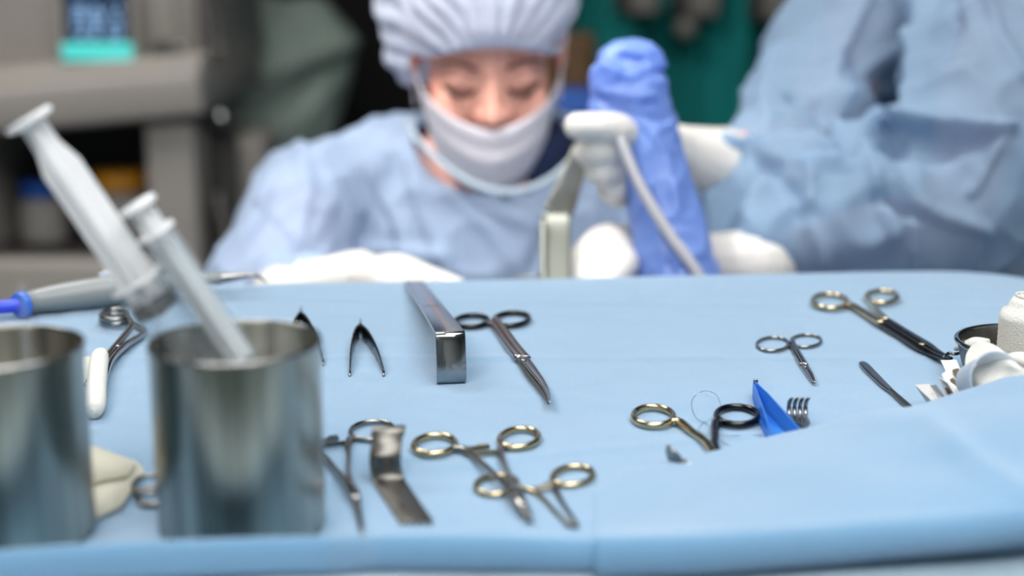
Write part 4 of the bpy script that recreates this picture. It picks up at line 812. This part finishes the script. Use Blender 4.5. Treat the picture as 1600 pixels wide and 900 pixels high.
# black screen behind woman, teal curtain, clips
t = thing('black_partition', V((P(640, 0, 4.2).x, 4.2, 0)), 'tall black partition behind the capped person', 'partition')
pbox(200, -500, 880, 700, 4.2, .06, M['blackcloth'], 'panel', t, .01); pbox(180, -500, 204, 740, 4.17, .1, M['machdark'], 'frame_post', t, .01)
rows = []; x0 = P(868, 0, 3.9).x; x1 = P(1700, 0, 3.9).x; xs = [x0+(x1-x0)*i/220 for i in range(221)]
for z in (2.35, 1.9, 1.5, 1.2, .9, .5, .1):
    rows.append([V((x, 4.0 + .065*math.sin(x*31+.5*math.sin(z*2)+2*math.sin(x*7)) + .02*math.sin(x*67+z), z)) for x in xs])
tag(obj('teal_curtain', grid(rows, .004), M['teal']), 'dark teal green curtain hanging in folds behind the blue wrapped tool', 'curtain')
for x, w, y in ((1000, 62, 22), (1092, 66, 26), (1206, 56, 32)):
    t = thing('curtain_clip', P(x, y, 3.82), ['grey metal clip at the top of the teal curtain, nearest the cap', 'grey metal clip at the top of the teal curtain, middle one of three', 'grey metal clip at the top of the teal curtain, nearest the right person'][(1000, 1092, 1206).index(x)], 'clip', 'grey clips along the top of the teal curtain')
    pbox(x-w/2, y-60, x+w/2, y, 3.80, .06, M['machine'], 'plate', t, .012); pbox(x-w/2-8, y-60, x-w/4, y-3, 3.78, .03, M['machdark'], 'hinge', t, .008)
bm = bmesh.new(); ell(bm, P(1072, 44, 3.84), (.028, .05, .030)); tag(obj('round_hook', bm, M['machmid'], base=P(1072, 44, 3.84)), 'small round grey hook on the teal curtain under the middle clip', 'hook')
a, b = P(1150, 230, 3.0), P(1330, -90, 3.0); tag(obj('diagonal_strap', tub([tuple(a)+(.022, .012), tuple((a+b)/2)+(.022, .012), tuple(b)+(.022, .012), tuple(b+(b-a)*1.5)+(.022, .012)], 3, 12, .6), M['brown'], base=a), 'brown diagonal bar along the back of the gowned person at right', 'bar')
t = thing('brown_cabinet', V((P(895, 160, 3.2).x, P(895, 160, 3.2).y, 0)), 'tall brown cabinet glimpsed between the cap and the blue wrapped tool', 'cabinet')
pbox(850, 62, 924, 1500, 3.25, .1, M['brown'], 'body', t, .02); pbox(896, 104, 916, 116, 3.18, .02, M['orange'], 'buckle', t, .004)
t = thing('dark_blue_cabinet', V((P(905, 190, 3.0).x, P(905, 190, 3.0).y, 0)), 'dark blue cabinet low between the mask and the gloved finger', 'cabinet')
pbox(862, 146, 945, 1500, 3.0, .1, M['bluecap'], 'body', t, .02); pbox(858, 150, 888, 260, 2.97, .03, M['greencloth'], 'lid', t, .02)
# dark green unit lower right behind the elbow
t = thing('dark_green_cabinet', V((P(1600, 400, 2.6).x, 2.6, 0)), 'dark green unit at the right edge beyond the elbow', 'cabinet')
pbox(1480, 250, 1900, 900, 2.6, .3, M['teal'], 'body', t, .02)
# ============================================================ lamps of the room, with two added fill panels
t = thing('surgical_lamp', LAMP, 'round surgical lamp hanging above the table', 'lamp'); ax = (FIELD-LAMP).normalized()
obj('housing', lathe([(0, -.08), (.10, -.07), (.24, -.02), (.26, .01), (.25, .02), (.23, .02), (.22, -.005), (0, -.02)], LAMP, ax, n=48), M['white'], t)
q = ax.to_track_quat('Z', 'Y').to_matrix()
for k in range(12):
    a = k*PI/6; c = LAMP + q @ V((.16*math.cos(a), .16*math.sin(a), .0)); obj('lens', lathe([(0, .004), (.022, .002), (.028, -.004), (0, -.004)], c, ax, n=16), M['lens'], t)
obj('arm', tub([tuple(LAMP-ax*.07)+(.02, .02), tuple(LAMP-ax*.2+V((-.1, 0, .06)))+(.02, .02), (LAMP.x-.4, LAMP.y-.1, 2.8, .02, .02)], 5, 12), M['white'], t)
for x, y, w, d, lab in ((.45, .55, 1.24, 1.24, 'square ceiling light panel above the instrument table'), (-1, 1.9, 1.24, .64, 'added rectangular fill panel, unseen on the ceiling at the back of the room'), (-.2, -.7, 2.44, .64, 'added long fill panel, unseen on the ceiling on the near side of the table')):  # back and near-side panels are made-up housings for the added fill lights
    t = thing('ceiling_light', V((x, y, 2.76)), lab, 'ceiling light'); bm = bmesh.new()
    for s in (-1, 1): bx(bm, (x+s*w/2, y, 2.77), (.03, d+.03, .06), bevel=.004); bx(bm, (x, y+s*d/2, 2.77), (w+.03, .03, .06), bevel=.004)
    obj('frame', bm, M['white'], t, smooth=False)
    bm = bmesh.new(); bx(bm, (x, y, 2.765), (w, d, .01)); obj('diffuser', bm, M['lens'], t, smooth=False)
